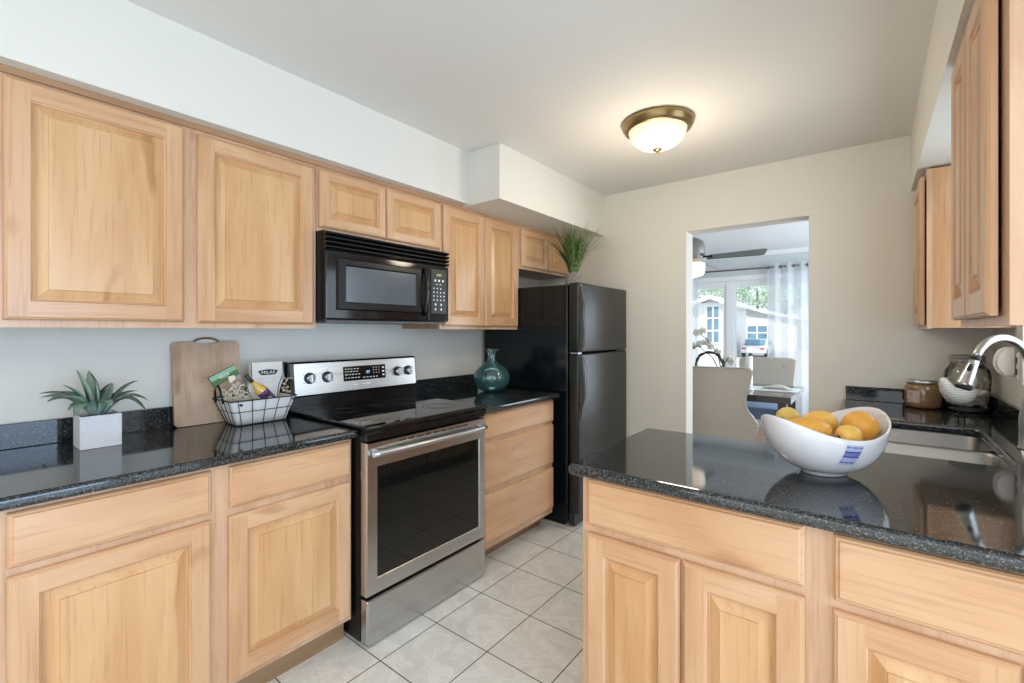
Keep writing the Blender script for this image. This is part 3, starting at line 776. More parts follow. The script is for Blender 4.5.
bm = newbm(); lathe(bm, [(.003, -.141), (.020, -.144), (.024, -.149), (.018, -.153), (.007, -.156), (.006, -.162), (.009, -.167), (.006, -.172), (.001, -.174)], (lx, ly, CEIL), 24, cap=False); obj('finial', bm, BRONZE, r)
# the lamp's own light
pd = bpy.data.lights.new('lamp_light', 'POINT'); pd.energy = 12.5; pd.color = (1.0, .86, .68); pd.shadow_soft_size = .12
po = bpy.data.objects.new('lamp_light', pd); COL.objects.link(po); po.location = (lx, ly, CEIL-.47)

# ------------------------------------------------------------------ things on the left counter
# agave in a white box pot
r = thing('potted_agave', 'blue-green agave in a white ribbed square pot on the left counter', 'plant', (-2.222, .388, .914), rotz=0, local=True)
whitepot = NT('white_ribbed_pot'); wv = whitepot.add('ShaderNodeTexWave', bands_direction='Z'); wv.inputs['Scale'].default_value = 55; wv.inputs['Distortion'].default_value = 3; wv.inputs['Detail'].default_value = 2
tcn = whitepot.coords(rnd=False); whitepot.link(tcn, wv.inputs['Vector']); whitepot.link(whitepot.ramp(wv.outputs[0], [(0, srgb(205, 204, 208)), (1, srgb(235, 235, 238))]), whitepot.b.inputs['Base Color']); whitepot.bump(wv.outputs[0], .35, .003); whitepot.b.inputs['Roughness'].default_value = .6
bm = newbm(); h = .057
box(bm, -h, h, -h, -h+.006, .001, .116, 0, .001); box(bm, -h, h, h-.006, h, .001, .116, 0, .001); box(bm, -h, -h+.006, -h+.006, h-.006, .001, .116); box(bm, h-.006, h, -h+.006, h-.006, .001, .116); box(bm, -h+.006, h-.006, -h+.006, h-.006, .001, .01)
obj('pot', bm, whitepot.m, r)
bm = newbm(); box(bm, -h+.007, h-.007, -h+.007, h-.007, .095, .106); obj('soil', bm, simple('dark_soil', (.03, .022, .015), .95, bump=.6, nscale=80), r)
agm = NT('agave_leaf'); n_ = agm.noise(agm.coords(rnd=False), 14, 3); agm.link(agm.ramp(n_, [(.3, srgb(98, 128, 112)), (.7, srgb(158, 180, 164))]), agm.b.inputs['Base Color']); agm.b.inputs['Roughness'].default_value = .5
def leaf(bm, p0, p1, w, up=.03, thick=.004):
    p0 = Vector(p0); p1 = Vector(p1); dd = p1-p0; hd_ = Vector((dd.x, dd.y, 0))
    if hd_.length < .02: hd_ = Vector((0, 1, 0))*.02
    hd_.normalize(); sd = Vector((-hd_.y, hd_.x, 0)); prev = None; N = 10
    prevp = None
    for i in range(N+1):
        t = i/N; p = p0+dd*t+Vector((0, 0, up*math.sin(PI*t*.95)))
        tdir = dd.normalized() if prevp is None else (p-prevp).normalized(); prevp = p
        nrm = sd.cross(tdir).normalized()
        if nrm.dot(Vector((0, 0, 1))) < 0: nrm = -nrm
        wd = w*(.55+.9*t if t < .4 else .91*(1-((t-.4)/.6)**1.9)**.9)+.0004
        th = thick*(1-t)+.0005
        cur = [bm.verts.new(p-sd*wd+nrm*wd*.35), bm.verts.new(p-sd*wd*.5+nrm*wd*.08), bm.verts.new(p), bm.verts.new(p+sd*wd*.5+nrm*wd*.08), bm.verts.new(p+sd*wd+nrm*wd*.35), bm.verts.new(p-nrm*th)]
        if prev:
            for k in range(6): f = bm.faces.new((prev[k], prev[(k+1) % 6], cur[(k+1) % 6], cur[k])); f.smooth = True
        prev = cur
# tips given in world coordinates (x, y, z); the pot's frame is turned by -13 degrees
def tolocal(p):
    q = Vector(p)-Vector((-2.222, .388, .914)); a = 0; return Vector((q.x*math.cos(a)-q.y*math.sin(a), q.x*math.sin(a)+q.y*math.cos(a), q.z))
def pix(u, v, X):
    l = (u-512)/FPX; s, c = math.sin(YAW), math.cos(YAW); rx, ry, rz = -s+c*l, c+s*l, (331.18-v)/FPX; t = X/rx
    return (X, ry*t, EYE+rz*t)
for (u, v, X, w_, up) in ((39, 395, -2.25, .017, .03), (41, 399, -2.19, .016, .03), (47, 404, -2.12, .020, .035), (63, 386, -2.22, .018, .02), (76, 370, -2.22, .021, .012), (88.5, 371, -2.33, .014, .01),
        (112, 383, -2.30, .016, .012), (139, 381, -2.22, .016, .022), (138, 391, -2.27, .014, .02), (148, 402, -2.16, .016, .04), (147, 414, -2.10, .013, .055), (68, 412, -2.15, .015, .03),
        (74, 419, -2.06, .017, .045), (60, 392, -2.34, .014, .02), (125, 396, -2.35, .014, .03), (112, 408, -2.06, .012, .035), (95, 380, -2.20, .014, .01)):
    bm = newbm(); tip = tolocal(pix(u, v, X)); a = math.atan2(tip.y, tip.x)
    leaf(bm, (.012*math.cos(a), .012*math.sin(a), .108), tip, w_*1.55, up*1.1); obj('leaf', bm, agm.m, r)

# cutting board leaning on the wall
bamboo = wood('bamboo_board', 2, srgb(196, 166, 138), srgb(178, 144, 114), srgb(212, 184, 156), .45)
r = thing('cutting_board', 'bamboo cutting board with arched handle leaning on the wall beside the basket', 'cutting board', (-2.35, .78, .9145))
def CB(a, b, n):   # a along y, b up the board
    th = math.radians(6.6); return (-2.349-math.sin(th)*b+math.cos(th)*n, a, .9155+math.cos(th)*b+math.sin(th)*n)
H_ = .368; y0_, y1_ = .657, .926
o_ = rrect(y0_, y1_, 0, H_, .014, 5)
out = []
top = [(p) for p in o_]
# outline with a notch for the handle
P = [(y0_+.012, 0), (y1_-.012, 0), (y1_, .012), (y1_, H_-.015), (y1_-.004, H_-.004), (y1_-.015, H_)]
cy = (y0_+y1_)/2
for k in range(11): 
    a = PI*k/10; P.append((cy+.046*math.cos(a), H_-.011*math.sin(a)))
P += [(y0_+.015, H_), (y0_+.004, H_-.004), (y0_, H_-.015), (y0_, .012)]
bm = newbm(); prism(bm, P, CB, -.008, .008); obj('board', bm, [bamboo], r)
bm = newbm(); tube(bm, [CB(cy+.050*math.cos(PI*k/12), H_-.004+.021*math.sin(PI*k/12), 0) for k in range(13)], .0045, 8); obj('handle', bm, simple('leather_handle', srgb(140, 96, 50)[:3], .6), r)

# wire basket with groceries
r = thing('wire_basket', 'black wire basket with a white cloth liner beside the range', 'basket', (-2.24, .945, .9145))
wire = simple('black_wire', (.02, .02, .02), .4, .6)
bx0, bx1, by0, by1 = -2.292, -2.172, .832, 1.058; tx0, tx1, ty0, ty1 = -2.330, -2.118, .790, 1.080; bh = .114
def ringpts(f, r=.02): 
    x0 = bx0+(tx0-bx0)*f; x1 = bx1+(tx1-bx1)*f; y0 = by0+(ty0-by0)*f; y1 = by1+(ty1-by1)*f
    return [(x, y, .9165+bh*f) for x, y in rrect(x0, x1, y0, y1, r, 4)]
bm = newbm()
for f, rad in ((0, .0022), (.55, .0016), (1, .0028)): tube(bm, ringpts(f), rad, 8, closed=True)
def lerp(a, b, f): return a+(b-a)*f
for k in range(5):
    g = (k+.5)/5
    for X0, X1 in ((bx1, tx1), (bx0, tx0)): tube(bm, [(X0, lerp(by0, by1, g), .9165), (X1, lerp(ty0, ty1, g), .9165+bh)], .0016, 6)
for k in range(4):
    g = (k+.5)/4
    for Y0, Y1 in ((by0, ty0), (by1, ty1)): tube(bm, [(lerp(bx0, bx1, g), Y0, .9165), (lerp(tx0, tx1, g), Y1, .9165+bh)], .0016, 6)
for k in range(4): tube(bm, [(lerp(bx0, bx1, (k+.5)/4), by0, .9165), (lerp(bx0, bx1, (k+.5)/4), by1, .9165)], .0016, 6)
obj('wire_frame', bm, wire, r)
for yy, s_ in ((ty0, -1), (ty1, 1)):
    bm = newbm(); xc = (tx0+tx1)/2; tube(bm, [(xc+.040*math.cos(PI*k/12), yy+s_*(.004+.010*math.sin(PI*k/12)), .9165+bh-.012+.078*math.sin(PI*k/12)) for k in range(13)], .0050, 8); obj('handle', bm, wire, r)
linen = simple('white_linen', (236, 234, 230), .9, nscale=300, bump=.15)
bm = newbm(); rd = random.Random(5)
loops = []
for f, off in ((.02, .006), (.3, .006), (.6, .005), (.9, .005), (.98, .006)):
    P = ringpts(f, .018); cx = (tx0+tx1)/2; cyy = (ty0+ty1)/2
    loops.append([(x+(cx-x)*off/.1*1.0*.9+rd.uniform(-.0015, .0015), y+(cyy-y)*off/.13+rd.uniform(-.0015, .0015), z) for x, y, z in P])
rs = [[bm.verts.new(p) for p in l] for l in loops]
for a, b in zip(rs, rs[1:]):
    for i in range(len(a)): f = bm.faces.new((a[i], a[(i+1) % len(a)], b[(i+1) % len(a)], b[i])); f.smooth = True
bm.faces.new(rs[0]); obj('liner', bm, linen, r)
bm = newbm()
for y, z in ((.835, 1.012), (1.062, 1.015)): tube(bm, [(-2.130, y, z), (-2.121, y, z)], [.006, .005], 10)
obj('button', bm, BLKP, r)

# white pouch with black oval label
r = thing('paper_pouch', 'white paper pouch with a black-edged front and dark name badge, upright in the basket', 'food package', (-2.27, 1.04, .93), group=None)
bm = newbm(); PX = -2.268
def pouch(y, z, n): return (PX-.10*(z-.95)+n, 1.012+(y-1.035)*1.22, z+.012)
P = [(.990, .945), (1.064, .945), (1.082, 1.04), (1.100, 1.09), (1.100, 1.170), (.975, 1.170), (.975, 1.10), (.962, 1.06)]
prism(bm, P, pouch, -.022, 0); obj('pouch', bm, simple('white_pouch_paper', (228, 226, 220), .5), r)
bm = newbm()
for pts in ([(.977, 1.169), (.978, 1.105), (.966, 1.075)], [(1.098, 1.169), (1.097, 1.11), (1.078, 1.06), (1.066, .98)]):
    tube(bm, [pouch(y, z, .0012) for y, z in pts], .0018, 6)
obj('edge_stripe', bm, BLKP, r)
bm = newbm()
P = []
for k in range(9): P.append((lerp(1.0, 1.078, k/8), 1.128+.007*math.sin(PI*k/8)))
P += [(1.066, 1.108), (1.012, 1.108)]
prism(bm, P, pouch, .0005, .0015); bg_ = obj('badge', bm, BLKP, r)
text_mesh('badge_lettering', 'MILAS', .020, lambda x, y, z: pouch(1.039+x, 1.120+y, .0019+z), simple('badge_white', (.8, .8, .78), .6), bg_)
bm = newbm()
for z, a, b in ((1.139, 1.03, 1.05), (1.095, .995, 1.07), (1.088, 1.005, 1.075), (1.078, 1.0, 1.066), (1.070, 1.01, 1.06)):
    quad(bm, [pouch(a, z, .0007), pouch(b, z, .0007), pouch(b, z+.0013, .0007), pouch(a, z+.0013, .0007)])
obj('fine_print', bm, simple('grey_print', (.35, .35, .37), .7), r)
bm = newbm(); rd = random.Random(8)
for k in range(34): ball(bm, (-2.255+rd.uniform(-.02, .02), rd.uniform(1.080, 1.108), rd.uniform(1.02, 1.10)), rd.uniform(.006, .010), 1, 1.3, .7, 8)
tag(obj('nut_bag', bm, simple('pale_nuts', (205, 190, 165), .7, nscale=60, namt=.2)), 'clear bag of pale nuts squeezed between white pouch and range', 'food package')

# green-topped cellophane bag of noodles
r = thing('noodle_bag', 'cellophane bag with a green header card leaning in the basket', 'food package', (-2.24, .875, .95))
def NB(a, b, n):  # tilted frame: origin bottom centre, b up the bag
    th = math.radians(27); a *= .95; b *= 1.25; y = .880+a*math.cos(th)-b*math.sin(th); z = .990+a*math.sin(th)+b*math.cos(th); return (-2.205-.10*b+n, y, z)
bm = newbm(); prism(bm, rrect(-.058, .052, .0, .130, .02, 4), NB, -.030, .003); obj('bag', bm, PLASTIC, r)
bm = newbm(); rd = random.Random(9)
for k in range(80):
    a = rd.uniform(-.048, .044); b = rd.uniform(.01, .085); an = rd.uniform(0, PI); L_ = rd.uniform(.012, .022); n = rd.uniform(-.026, -.001)
    p = [NB(a+math.cos(an)*L_*(t-.5)*2*.6, b+math.sin(an)*L_*(t-.5)*2*.6+.004*math.sin(PI*t), n) for t in (0, .33, .66, 1)]
    tube(bm, p, .0028, 6)
obj('noodles', bm, simple('cream_noodles', (236, 228, 208), .6), r)
bm = newbm(); prism(bm, [(-.062, .112), (.056, .112), (.056, .150), (-.062, .150)], NB, -.010, .005); hc = obj('header_card', bm, simple('green_card', (70, 104, 52), .5), r)
bm = newbm(); prism(bm, [(-.061, .133), (.055, .133), (.055, .150), (-.061, .150)], NB, .0052, .0058); obj('pale_stripe', bm, simple('pale_green', (140, 176, 150), .5), hc)
text_mesh('card_lettering', 'VILLA', .018, lambda x, y, z: NB(x-.004, .133+y, .0065+z), simple('card_white', (.8, .85, .78), .6), hc)
bm = newbm(); prism(bm, [(.0, .100), (.028, .104), (.034, .118), (.006, .124)], NB, .0065, .0072); obj('sticker', bm, simple('cream_sticker', (222, 222, 196), .6), hc)

# slanting bottle with purple label
r = thing('sauce_bottle', 'small yellow sauce bottle with a purple label lying aslant in the basket', 'bottle', (-2.19, .975, .98))
b0 = Vector((-2.185, 1.000, .995)); b1 = Vector((-2.195, .885, 1.128)); dd = (b1-b0).normalized(); LB = (b1-b0).length
bm = newbm(); tube(bm, [b0+dd*LB*t for t in (0, .02, .3, .52, .62, .72, .80)], [.020, .024, .025, .025, .020, .010, .0085], 20); obj('glass_body', bm, simple('mustard_sauce', (214, 178, 88), .2, coat=.5), r)
bm = newbm(); tube(bm, [b0+dd*LB*t for t in (.80, .81, 1.05, 1.06)], [.0075, .0095, .009, .007], 16); obj('cap', bm, simple('dark_olive_cap', (.03, .035, .015), .4), r)
bm = newbm(); tube(bm, [b0+dd*LB*t for t in (.03, .47)], [.0256, .0256], 20, cap=False); lb = obj('label', bm, simple('purple_label', (96, 52, 110), .5, nscale=90, namt=.3), r)
bm = newbm(); Q = b0+dd*LB*.36+Vector((  .0257, 0, 0)); ball(bm, Q, .013, .25, 1, .7, 14); obj('emblem', bm, simple('dark_emblem', (.02, .02, .03), .5), lb)
bm = newbm()
for t, s_ in ((.26, .009), (.20, .007), (.13, .008)):
    q = b0+dd*LB*t+Vector((.0258, 0, 0)); ball(bm, q, s_, .12, 1.0, .3, 10)
obj('lettering', bm, simple('label_pink', (220, 190, 200), .6), lb)

# teal glass vase
r_ = None
bm = newbm(); vx, vy = -2.075, 2.425
prof = [(.03, .9155), (.055, .916), (.088, .930), (.112, .955), (.124, .985), (.127, 1.010), (.122, 1.036), (.106, 1.064), (.080, 1.088), (.054, 1.104), (.036, 1.120), (.028, 1.140), (.025, 1.170), (.030, 1.190), (.046, 1.200), (.048, 1.204)]
lathe(bm, prof, (vx, vy, 0), 40, cap=False); lathe(bm, [(.001, .9165), (.03, .917), (.05, .922), (.02, .926), (.001, .926)], (vx, vy, 0), 32, cap=False)
tag(obj('glass_vase', bm, TEAL), 'round teal glass bottle vase with narrow neck on the counter beside the refrigerator', 'vase')

# ------------------------------------------------------------------ fruit bowl on the peninsula
bc = Vector((-.111, 1.637, .914)); brot = math.radians(50)
r = thing('fruit_bowl', 'white boat-shaped ceramic bowl with a blue label on the peninsula', 'bowl', bc, rotz=brot, local=True)
def bowl_pt(t, a, off=0):
    """t 0..1 from foot to rim, a angle"""
    ca, sa = math.cos(a), math.sin(a)
    ra = .181; rb = .135
    rx = .066+(ra-.066)*math.sin(t*PI/2)**.85; ry = .056+(rb-.056)*math.sin(t*PI/2)**.80
    pw = 1.0
    rimz = .120+.052*abs(ca)**2.2+(.010 if ca > 0 else 0)*abs(ca)
    z = .012+(rimz-.012)*(t**1.35)
    return Vector(((rx-off)*ca, (ry-off)*sa, z+off*.6*(1-t)))
bm = newbm(); N = 64; loops = [[Vector((.060*math.cos(2*PI*i/N), .050*math.sin(2*PI*i/N), .0005)) for i in range(N)], [Vector((.064*math.cos(2*PI*i/N), .054*math.sin(2*PI*i/N), .004)) for i in range(N)]]
for k in range(15): loops.append([bowl_pt(k/14, 2*PI*i/N) for i in range(N)])
loops.append([bowl_pt(1, 2*PI*i/N, .003)+Vector((0, 0, .003)) for i in range(N)])
for k in range(14, -1, -1): loops.append([bowl_pt(k/14, 2*PI*i/N, .006) for i in range(N)])
rs = [[bm.verts.new(p) for p in l] for l in loops]
for a, b in zip(rs, rs[1:]):
    for i in range(N): f = bm.faces.new((a[i], a[(i+1) % N], b[(i+1) % N], b[i])); f.smooth = True
bm.faces.new(rs[0][::-1]); bm.faces.new(rs[-1]); obj('bowl', bm, CERW, r)
# label printed on the side facing the camera
def label_patch(a0, a1, t0, t1, na, nt, fn, name, mat, off=-.0012, skew=0):
    bm = newbm(); G = {}
    for i in range(na+1):
        for j in range(nt+1):
            G[i, j] = bm.verts.new(bowl_pt(t0+(t1-t0)*j/nt, a0+(a1-a0)*i/na+skew*(1-(t0+(t1-t0)*j/nt)), off))
    for i in range(na):
        for j in range(nt):
            if fn(i, j): bm.faces.new((G[i, j], G[i+1, j], G[i+1, j+1], G[i, j+1]))
    for v in [v for v in bm.verts if not v.link_faces]: bm.verts.remove(v)
    return obj(name, bm, mat, r, recalc=False)
LA0, LA1 = -PI/2-.30, -PI/2-.05
label_patch(LA0, LA1, .50, .93, 10, 10, lambda i, j: True, 'label', simple('pale_blue_label', (176, 184, 222), .5), -.0012, -.25)
label_patch(LA0, LA1, .68, .81, 17, 5, lambda i, j: (i+j) % 2 == 0 or j in (0, 4), 'label_pattern', simple('label_blue', (50, 66, 150), .5), -.0018, -.25)
label_patch(LA0, LA1, .545, .58, 12, 1, lambda i, j: i % 4 != 3, 'label_print', simple('label_grey', (112, 116, 165), .5), -.0018, -.25)
label_patch(LA0, LA1, .875, .90, 12, 1, lambda i, j: i % 5 != 3, 'label_print', simple('label_grey2', (112, 116, 165), .5), -.0018, -.25)
# mangoes and lemons in it
def fruit_mat(name, c0, c1):
    t = NT(name); n = t.noise(t.coords(), 9, 3); t.link(t.ramp(n, [(.3, srgb(*c0)), (.7, srgb(*c1))]), t.b.inputs['Base Color']); t.b.inputs['Roughness'].default_value = .42
    t.b.inputs['Subsurface Weight'].default_value = .08; t.bump(t.noise(t.coords(), 130, 2), .12, .001); return t.m
OR = fruit_mat('golden_peel', (232, 164, 62), (240, 186, 88)); YE = fruit_mat('yellow_peel', (236, 182, 78), (242, 200, 108)); GY = fruit_mat('greenish_yellow_peel', (206, 176, 84), (224, 196, 106))
def fr(loc, rx, ry, rz, yaw, mat, label, nub=True):
    R = Matrix.Rotation(yaw, 3, 'Z')
    q = Matrix.Rotation(brot, 3, 'Z') @ Vector((loc[0], loc[1], 0)); c = bc+Vector((q.x, q.y, loc[2]))
    th = thing('yellow_fruit', label, 'fruit', c, 'yellow fruit in the white bowl', rotz=brot+yaw, local=True)
    bm = newbm(); vs = ball(bm, (0, 0, 0), 1, rx, ry, rz, 28)
    for v in vs:
        k = abs(v.co.x)/rx
        if k > .8: v.co.y *= 1-.25*(k-.8)*5*.6; v.co.z *= 1-.25*(k-.8)*5*.6
        v.co *= 1+.03*mnoise.noise(v.co*18+Vector(loc)*50)
    obj('flesh', bm, mat, th)
    bm = newbm(); tube(bm, [(-rx*.985, 0, 0), (-rx*1.03, 0, 0)], [.006, .003], 10); obj('stem_end', bm, simple('fruit_stem', (110, 96, 50), .8), th)
fr((.112, -.016, .132), .047, .047, .046, .3, OR, 'largest round orange-yellow fruit, rightmost in the white bowl')
fr((-.078, -.018, .130), .078, .041, .037, -.05, OR, 'long golden fruit lying along the front left rim of the bowl')
fr((.020, .034, .138), .056, .038, .037, .0, YE, 'golden fruit in the middle of the bowl, behind the front two')
fr((.022, -.060, .118), .038, .031, .032, .1, YE, 'small yellow fruit at the front centre, just above the blue label')
fr((-.058, .070, .150), .040, .032, .032, .4, GY, 'greenish-yellow fruit with its stem end showing, at the back left of the bowl')
fr((.074, .060, .130), .034, .030, .030, .8, OR, 'half-hidden orange fruit at the back of the bowl')
fr((-.136, .030, .138), .030, .026, .025, .2, YE, 'pale golden fruit at the left tip of the bowl')
for x_, y_, z_ in ((-.055, .0, .056), (.045, .0, .054)): fr((x_, y_, z_), .045, .036, .036, .3, YE, 'yellow fruit lying underneath the pile in the white bowl')

# ------------------------------------------------------------------ jars, bird, night light
r = thing('honey_jar', 'squat glass jar of honey-brown filling with a silver lid', 'jar', (.222, 3.348, .914))
jx, jy = .222, 3.348
bm = newbm(); lathe(bm, [(.062, .9155), (.074, .922), (.078, .935), (.078, 1.018), (.074, 1.034), (.066, 1.044)], (jx, jy, 0), 36); jb = obj('jar_body', bm, simple('honey_brown', (134, 102, 68), .12, coat=.7, nscale=30, namt=.15), r)
bm = newbm(); lathe(bm, [(.066, 1.045), (.069, 1.047), (.069, 1.060), (.065, 1.064), (.01, 1.064)], (jx, jy, 0), 36); obj('lid', bm, CHROME, r)
bm = newbm(); a_c = math.atan2(-jy, -jx)
def jp(da, z, rr=.0786): return (jx+rr*math.cos(a_c+da), jy+rr*math.sin(a_c+da), z)
for k in range(6): quad(bm, [jp(-.95+k*.13, .945), jp(-.95+(k+1)*.13, .945), jp(-.95+(k+1)*.13, 1.010), jp(-.95+k*.13, 1.010)])
lb = obj('label', bm, simple('pink_grey_label', (186, 166, 158), .6), jb)
bm = newbm()
for da, z, l_ in ((-.75, .99, .2), (-.72, .978, .12), (-.32, .965, .05), (-.85, .958, .1)): quad(bm, [jp(da, z, .0794), jp(da+l_, z, .0794), jp(da+l_, z+.004, .0794), jp(da, z+.004, .0794)])
obj('print', bm, simple('label_dark', (.06, .04, .05), .6), lb)

r = thing('glass_canister', 'tall clear glass canister half filled with seashells in the far right corner', 'jar', (.393, 3.350, .914))
jx, jy = .393, 3.350
bm = newbm(); lathe(bm, [(.080, .9155), (.087, .922), (.090, .94), (.090, 1.10), (.086, 1.125), (.072, 1.148), (.063, 1.158), (.063, 1.175)], (jx, jy, 0), 40, cap=False)
obj('glass_body', bm, JARG, r)
bm = newbm(); lathe(bm, [(.005, .917), (.078, .9175), (.082, .925), (.078, .932), (.005, .932)], (jx, jy, 0), 36, cap=False); obj('base', bm, simple('thick_glass_base', (.16, .18, .17), .1), r)
bm = newbm(); lathe(bm, [(.066, 1.165), (.071, 1.168), (.071, 1.179), (.064, 1.184), (.071, 1.189), (.071, 1.200), (.062, 1.206), (.01, 1.207)], (jx, jy, 0), 32); obj('lid', bm, simple('frosted_grey_lid', (.22, .22, .21), .25, coat=.4), r)
shellm = simple('seashells', (226, 214, 196), .6, nscale=40, namt=.25)
rd = random.Random(21); protos = []
for k in range(3):
    bm = newbm(); vs = ball(bm, (0, 0, 0), 1, .022, .017, .009+.003*k, 14)
    for v in vs:
        v.co.z += .003*math.sin(v.co.x*700+k); v.co.y *= 1-.3*max(0, v.co.x)/.022
    o = obj('seashell', bm, shellm, recalc=False); protos.append(o)
cnt = 0; rings_ = [(0, .932+.0), ]
for layer in range(7):
    for q in range(9):
        a = 2*PI*q/9+layer*.35; rr = .062 if q % 3 else .034
        o = protos[cnt] if cnt < 3 else protos[cnt % 3].copy()
        if cnt >= 3: COL.objects.link(o)
        o.location = (jx+rr*math.cos(a), jy+rr*math.sin(a), .945+layer*.0155+rd.uniform(0, .004))
        o.rotation_euler = (rd.uniform(-.5, .5), rd.uniform(-.5, .5), rd.uniform(0, 6))
        tag(o, 'pale seashell piled with others inside the glass canister', 'seashell', 'seashells in the canister'); cnt += 1

# white bird figurine on wire legs
r = thing('bird_figurine', 'white carved bird figurine on thin black legs in front of the canister', 'figurine', (.345, 3.14, .914))
bw = NT('carved_white_wood'); wv = bw.add('ShaderNodeTexWave', bands_direction='Z'); wv.inputs['Scale'].default_value = 26; wv.inputs['Distortion'].default_value = 5; bw.link(bw.coords(rnd=False), wv.inputs['Vector']); bw.link(bw.ramp(wv.outputs[0], [(0, srgb(196, 188, 176)), (.2, srgb(228, 224, 216)), (1, srgb(236, 232, 226))]), bw.b.inputs['Base Color']); bw.bump(wv.outputs[0], .3, .002); bw.b.inputs['Roughness'].default_value = .7
c_, s_ = math.cos(YAW), math.sin(YAW); right = Vector((c_, s_, 0)); fwd = Vector((-s_, c_, 0)); bo = Vector((.342, 3.10, .914))
def bp(a, z, d=0): return bo+right*a+fwd*d+Vector((0, 0, z))
bm = newbm()
tube(bm, [bp(-.098, .185), bp(-.088, .180), bp(-.080, .165), bp(-.065, .135), bp(-.035, .108), bp(.0, .098), bp(.035, .105), bp(.065, .120), bp(.10, .128)], [.004, .016, .022, .030, .042, .044, .034, .018, .006], 18)
body = obj('body', bm, bw.m, r)
plainw = simple('smooth_white', (222, 218, 210), .7)
bm = newbm(); ball(bm, bp(.062, .165, .012), 1, .030, .012, .042, 16, 0, Matrix.Rotation(YAW, 3, 'Z') @ Matrix.Rotation(math.radians(25), 3, 'Y')); obj('wing', bm, plainw, r)
bm = newbm(); ball(bm, bp(.090, .115, 0), 1, .036, .012, .014, 16, 0, Matrix.Rotation(YAW, 3, 'Z') @ Matrix.Rotation(math.radians(-12), 3, 'Y')); obj('tail', bm, plainw, r)
for a in (-.012, .020):
    bm = newbm(); tube(bm, [bp(a, .070), bp(a+.002, .004), bp(a+.002, .0015)], .0022, 8); tube(bm, [bp(a-.012, .0025), bp(a+.012, .0025)], .002, 6); obj('leg', bm, wire, r)

# plug-in light and outlet on the right wall
r = thing('wall_outlet', 'white outlet plate on the right wall behind the faucet', 'outlet', (WR, 2.985, 1.17))
bm = newbm(); box(bm, WR-.006, WR-.0005, 2.945, 3.025, 1.115, 1.235, 0, .002); obj('cover_plate', bm, WHITE, r)
for z in (1.15, 1.20):
    bm = newbm(); box(bm, WR-.009, WR-.0065, 2.955, 2.972, z-.014, z+.014); obj('socket', bm, simple('socket_dark', (.05, .05, .05), .5), r)
bm = newbm()
P = [(0, -.066), (0, .066), (-.022, .066)]+[(-.022-.042*math.sin(PI*k/14), .066*math.cos(PI*k/14)) for k in range(1, 14)]+[(-.022, -.066)]
prism(bm, P, lambda a, b, d: (WR-.0095+a, d, 1.193+b), 3.0, 3.016)
prism(bm, [(a*.85, b*.85) for a, b in P], lambda a, b, d: (WR-.0095+a, d, 1.193+b), 2.984, 3.0)
tag(obj('plug_in_night_light', bm, simple('ivory_plastic', (222, 214, 204), .4)), 'white half-round plug-in unit on the right wall outlet, seen through the faucet arch', 'night light')

# ------------------------------------------------------------------ dining room
bm = newbm(); box(bm, -3.6, 1.6, FAR+.15, DFAR+.1, -.05, 0); struct('floor_dining', bm, wood('dining_oak_floor', 0, srgb(150, 110, 78), srgb(120, 86, 60), srgb(170, 130, 96)))
bm = newbm(); box(bm, -3.6, 1.6, FAR+FT, DFAR+.1, 2.45, 2.53); struct('ceiling_dining', bm, DCEIL)
bm = newbm(); box(bm, -3.6, -3.5, FAR+FT, DFAR, 0, 2.45); struct('wall_dining_left', bm, DPAINT)
bm = newbm(); box(bm, 1.5, 1.6, FAR+FT, 4.4, 0, 2.45); box(bm, 1.5, 1.6, 6.8, DFAR, 0, 2.45); box(bm, 1.5, 1.6, 4.4, 6.8, 0, .35); box(bm, 1.5, 1.6, 4.4, 6.8, 2.25, 2.45); struct('wall_dining_right', bm, DPAINT)
DX0, DX1, DZ0_, DZ1_ = -2.75, -.25, .40, 2.06
bm = newbm(); box(bm, -3.6, DX0, DFAR, DFAR+.14, 0, 2.45); box(bm, DX1, 1.6, DFAR, DFAR+.14, 0, 2.45); box(bm, DX0, DX1, DFAR, DFAR+.14, 0, DZ0_); box(bm, DX0, DX1, DFAR, DFAR+.14, DZ1_, 2.45); struct('wall_dining_far', bm, DPAINT)
bm = newbm(); box(bm, -3.5, 1.5, DFAR-.015, DFAR-.0005, 2.39, 2.449); struct('trim_5', bm, WHITE)
bm = newbm(); t_ = .055
xs_ = [DX0, -1.63, DX1]
y0w, y1w = DFAR+.02, DFAR+.07
box(bm, DX0, DX1, y0w, y1w, DZ0_, DZ0_+t_); box(bm, DX0, DX1, y0w, y1w, DZ1_-t_, DZ1_)
for x in xs_: box(bm, x-.045, x+.045, y0w-.004, y1w+.004, DZ0_+.002, DZ1_-.002)
box(bm, DX0-.08, DX1+.08, DFAR-.02, DFAR-.0005, DZ1_, DZ1_+.07); box(bm, DX0-.08, DX1+.08, DFAR-.04, DFAR-.0005, DZ0_-.04, DZ0_)
box(bm, DX0-.08, DX1+.08, DFAR-.016, DFAR-.0005, DZ0_-.11, DZ0_-.04)
w2 = struct('window_2', bm, WHITE)
for a, b in ((DX0+.047, -1.677), (-1.583, DX1-.047)):
    bm = newbm(); ym = DFAR+.03
    for bx in ((a, a+.04, DZ0_+t_, DZ1_-t_), (b-.04, b, DZ0_+t_, DZ1_-t_), (a+.04, b-.04, DZ0_+t_, DZ0_+t_+.04), (a+.04, b-.04, DZ1_-t_-.04, DZ1_-t_)): box(bm, bx[0], bx[1], ym, ym+.025, bx[2], bx[3])
    struct('window_sash', bm, WHITE, w2)
    bm = newbm(); box(bm, a+.04, b-.04, ym+.01, ym+.014, DZ0_+t_+.04, DZ1_-t_-.04); struct('window_pane', bm, PANE, w2)

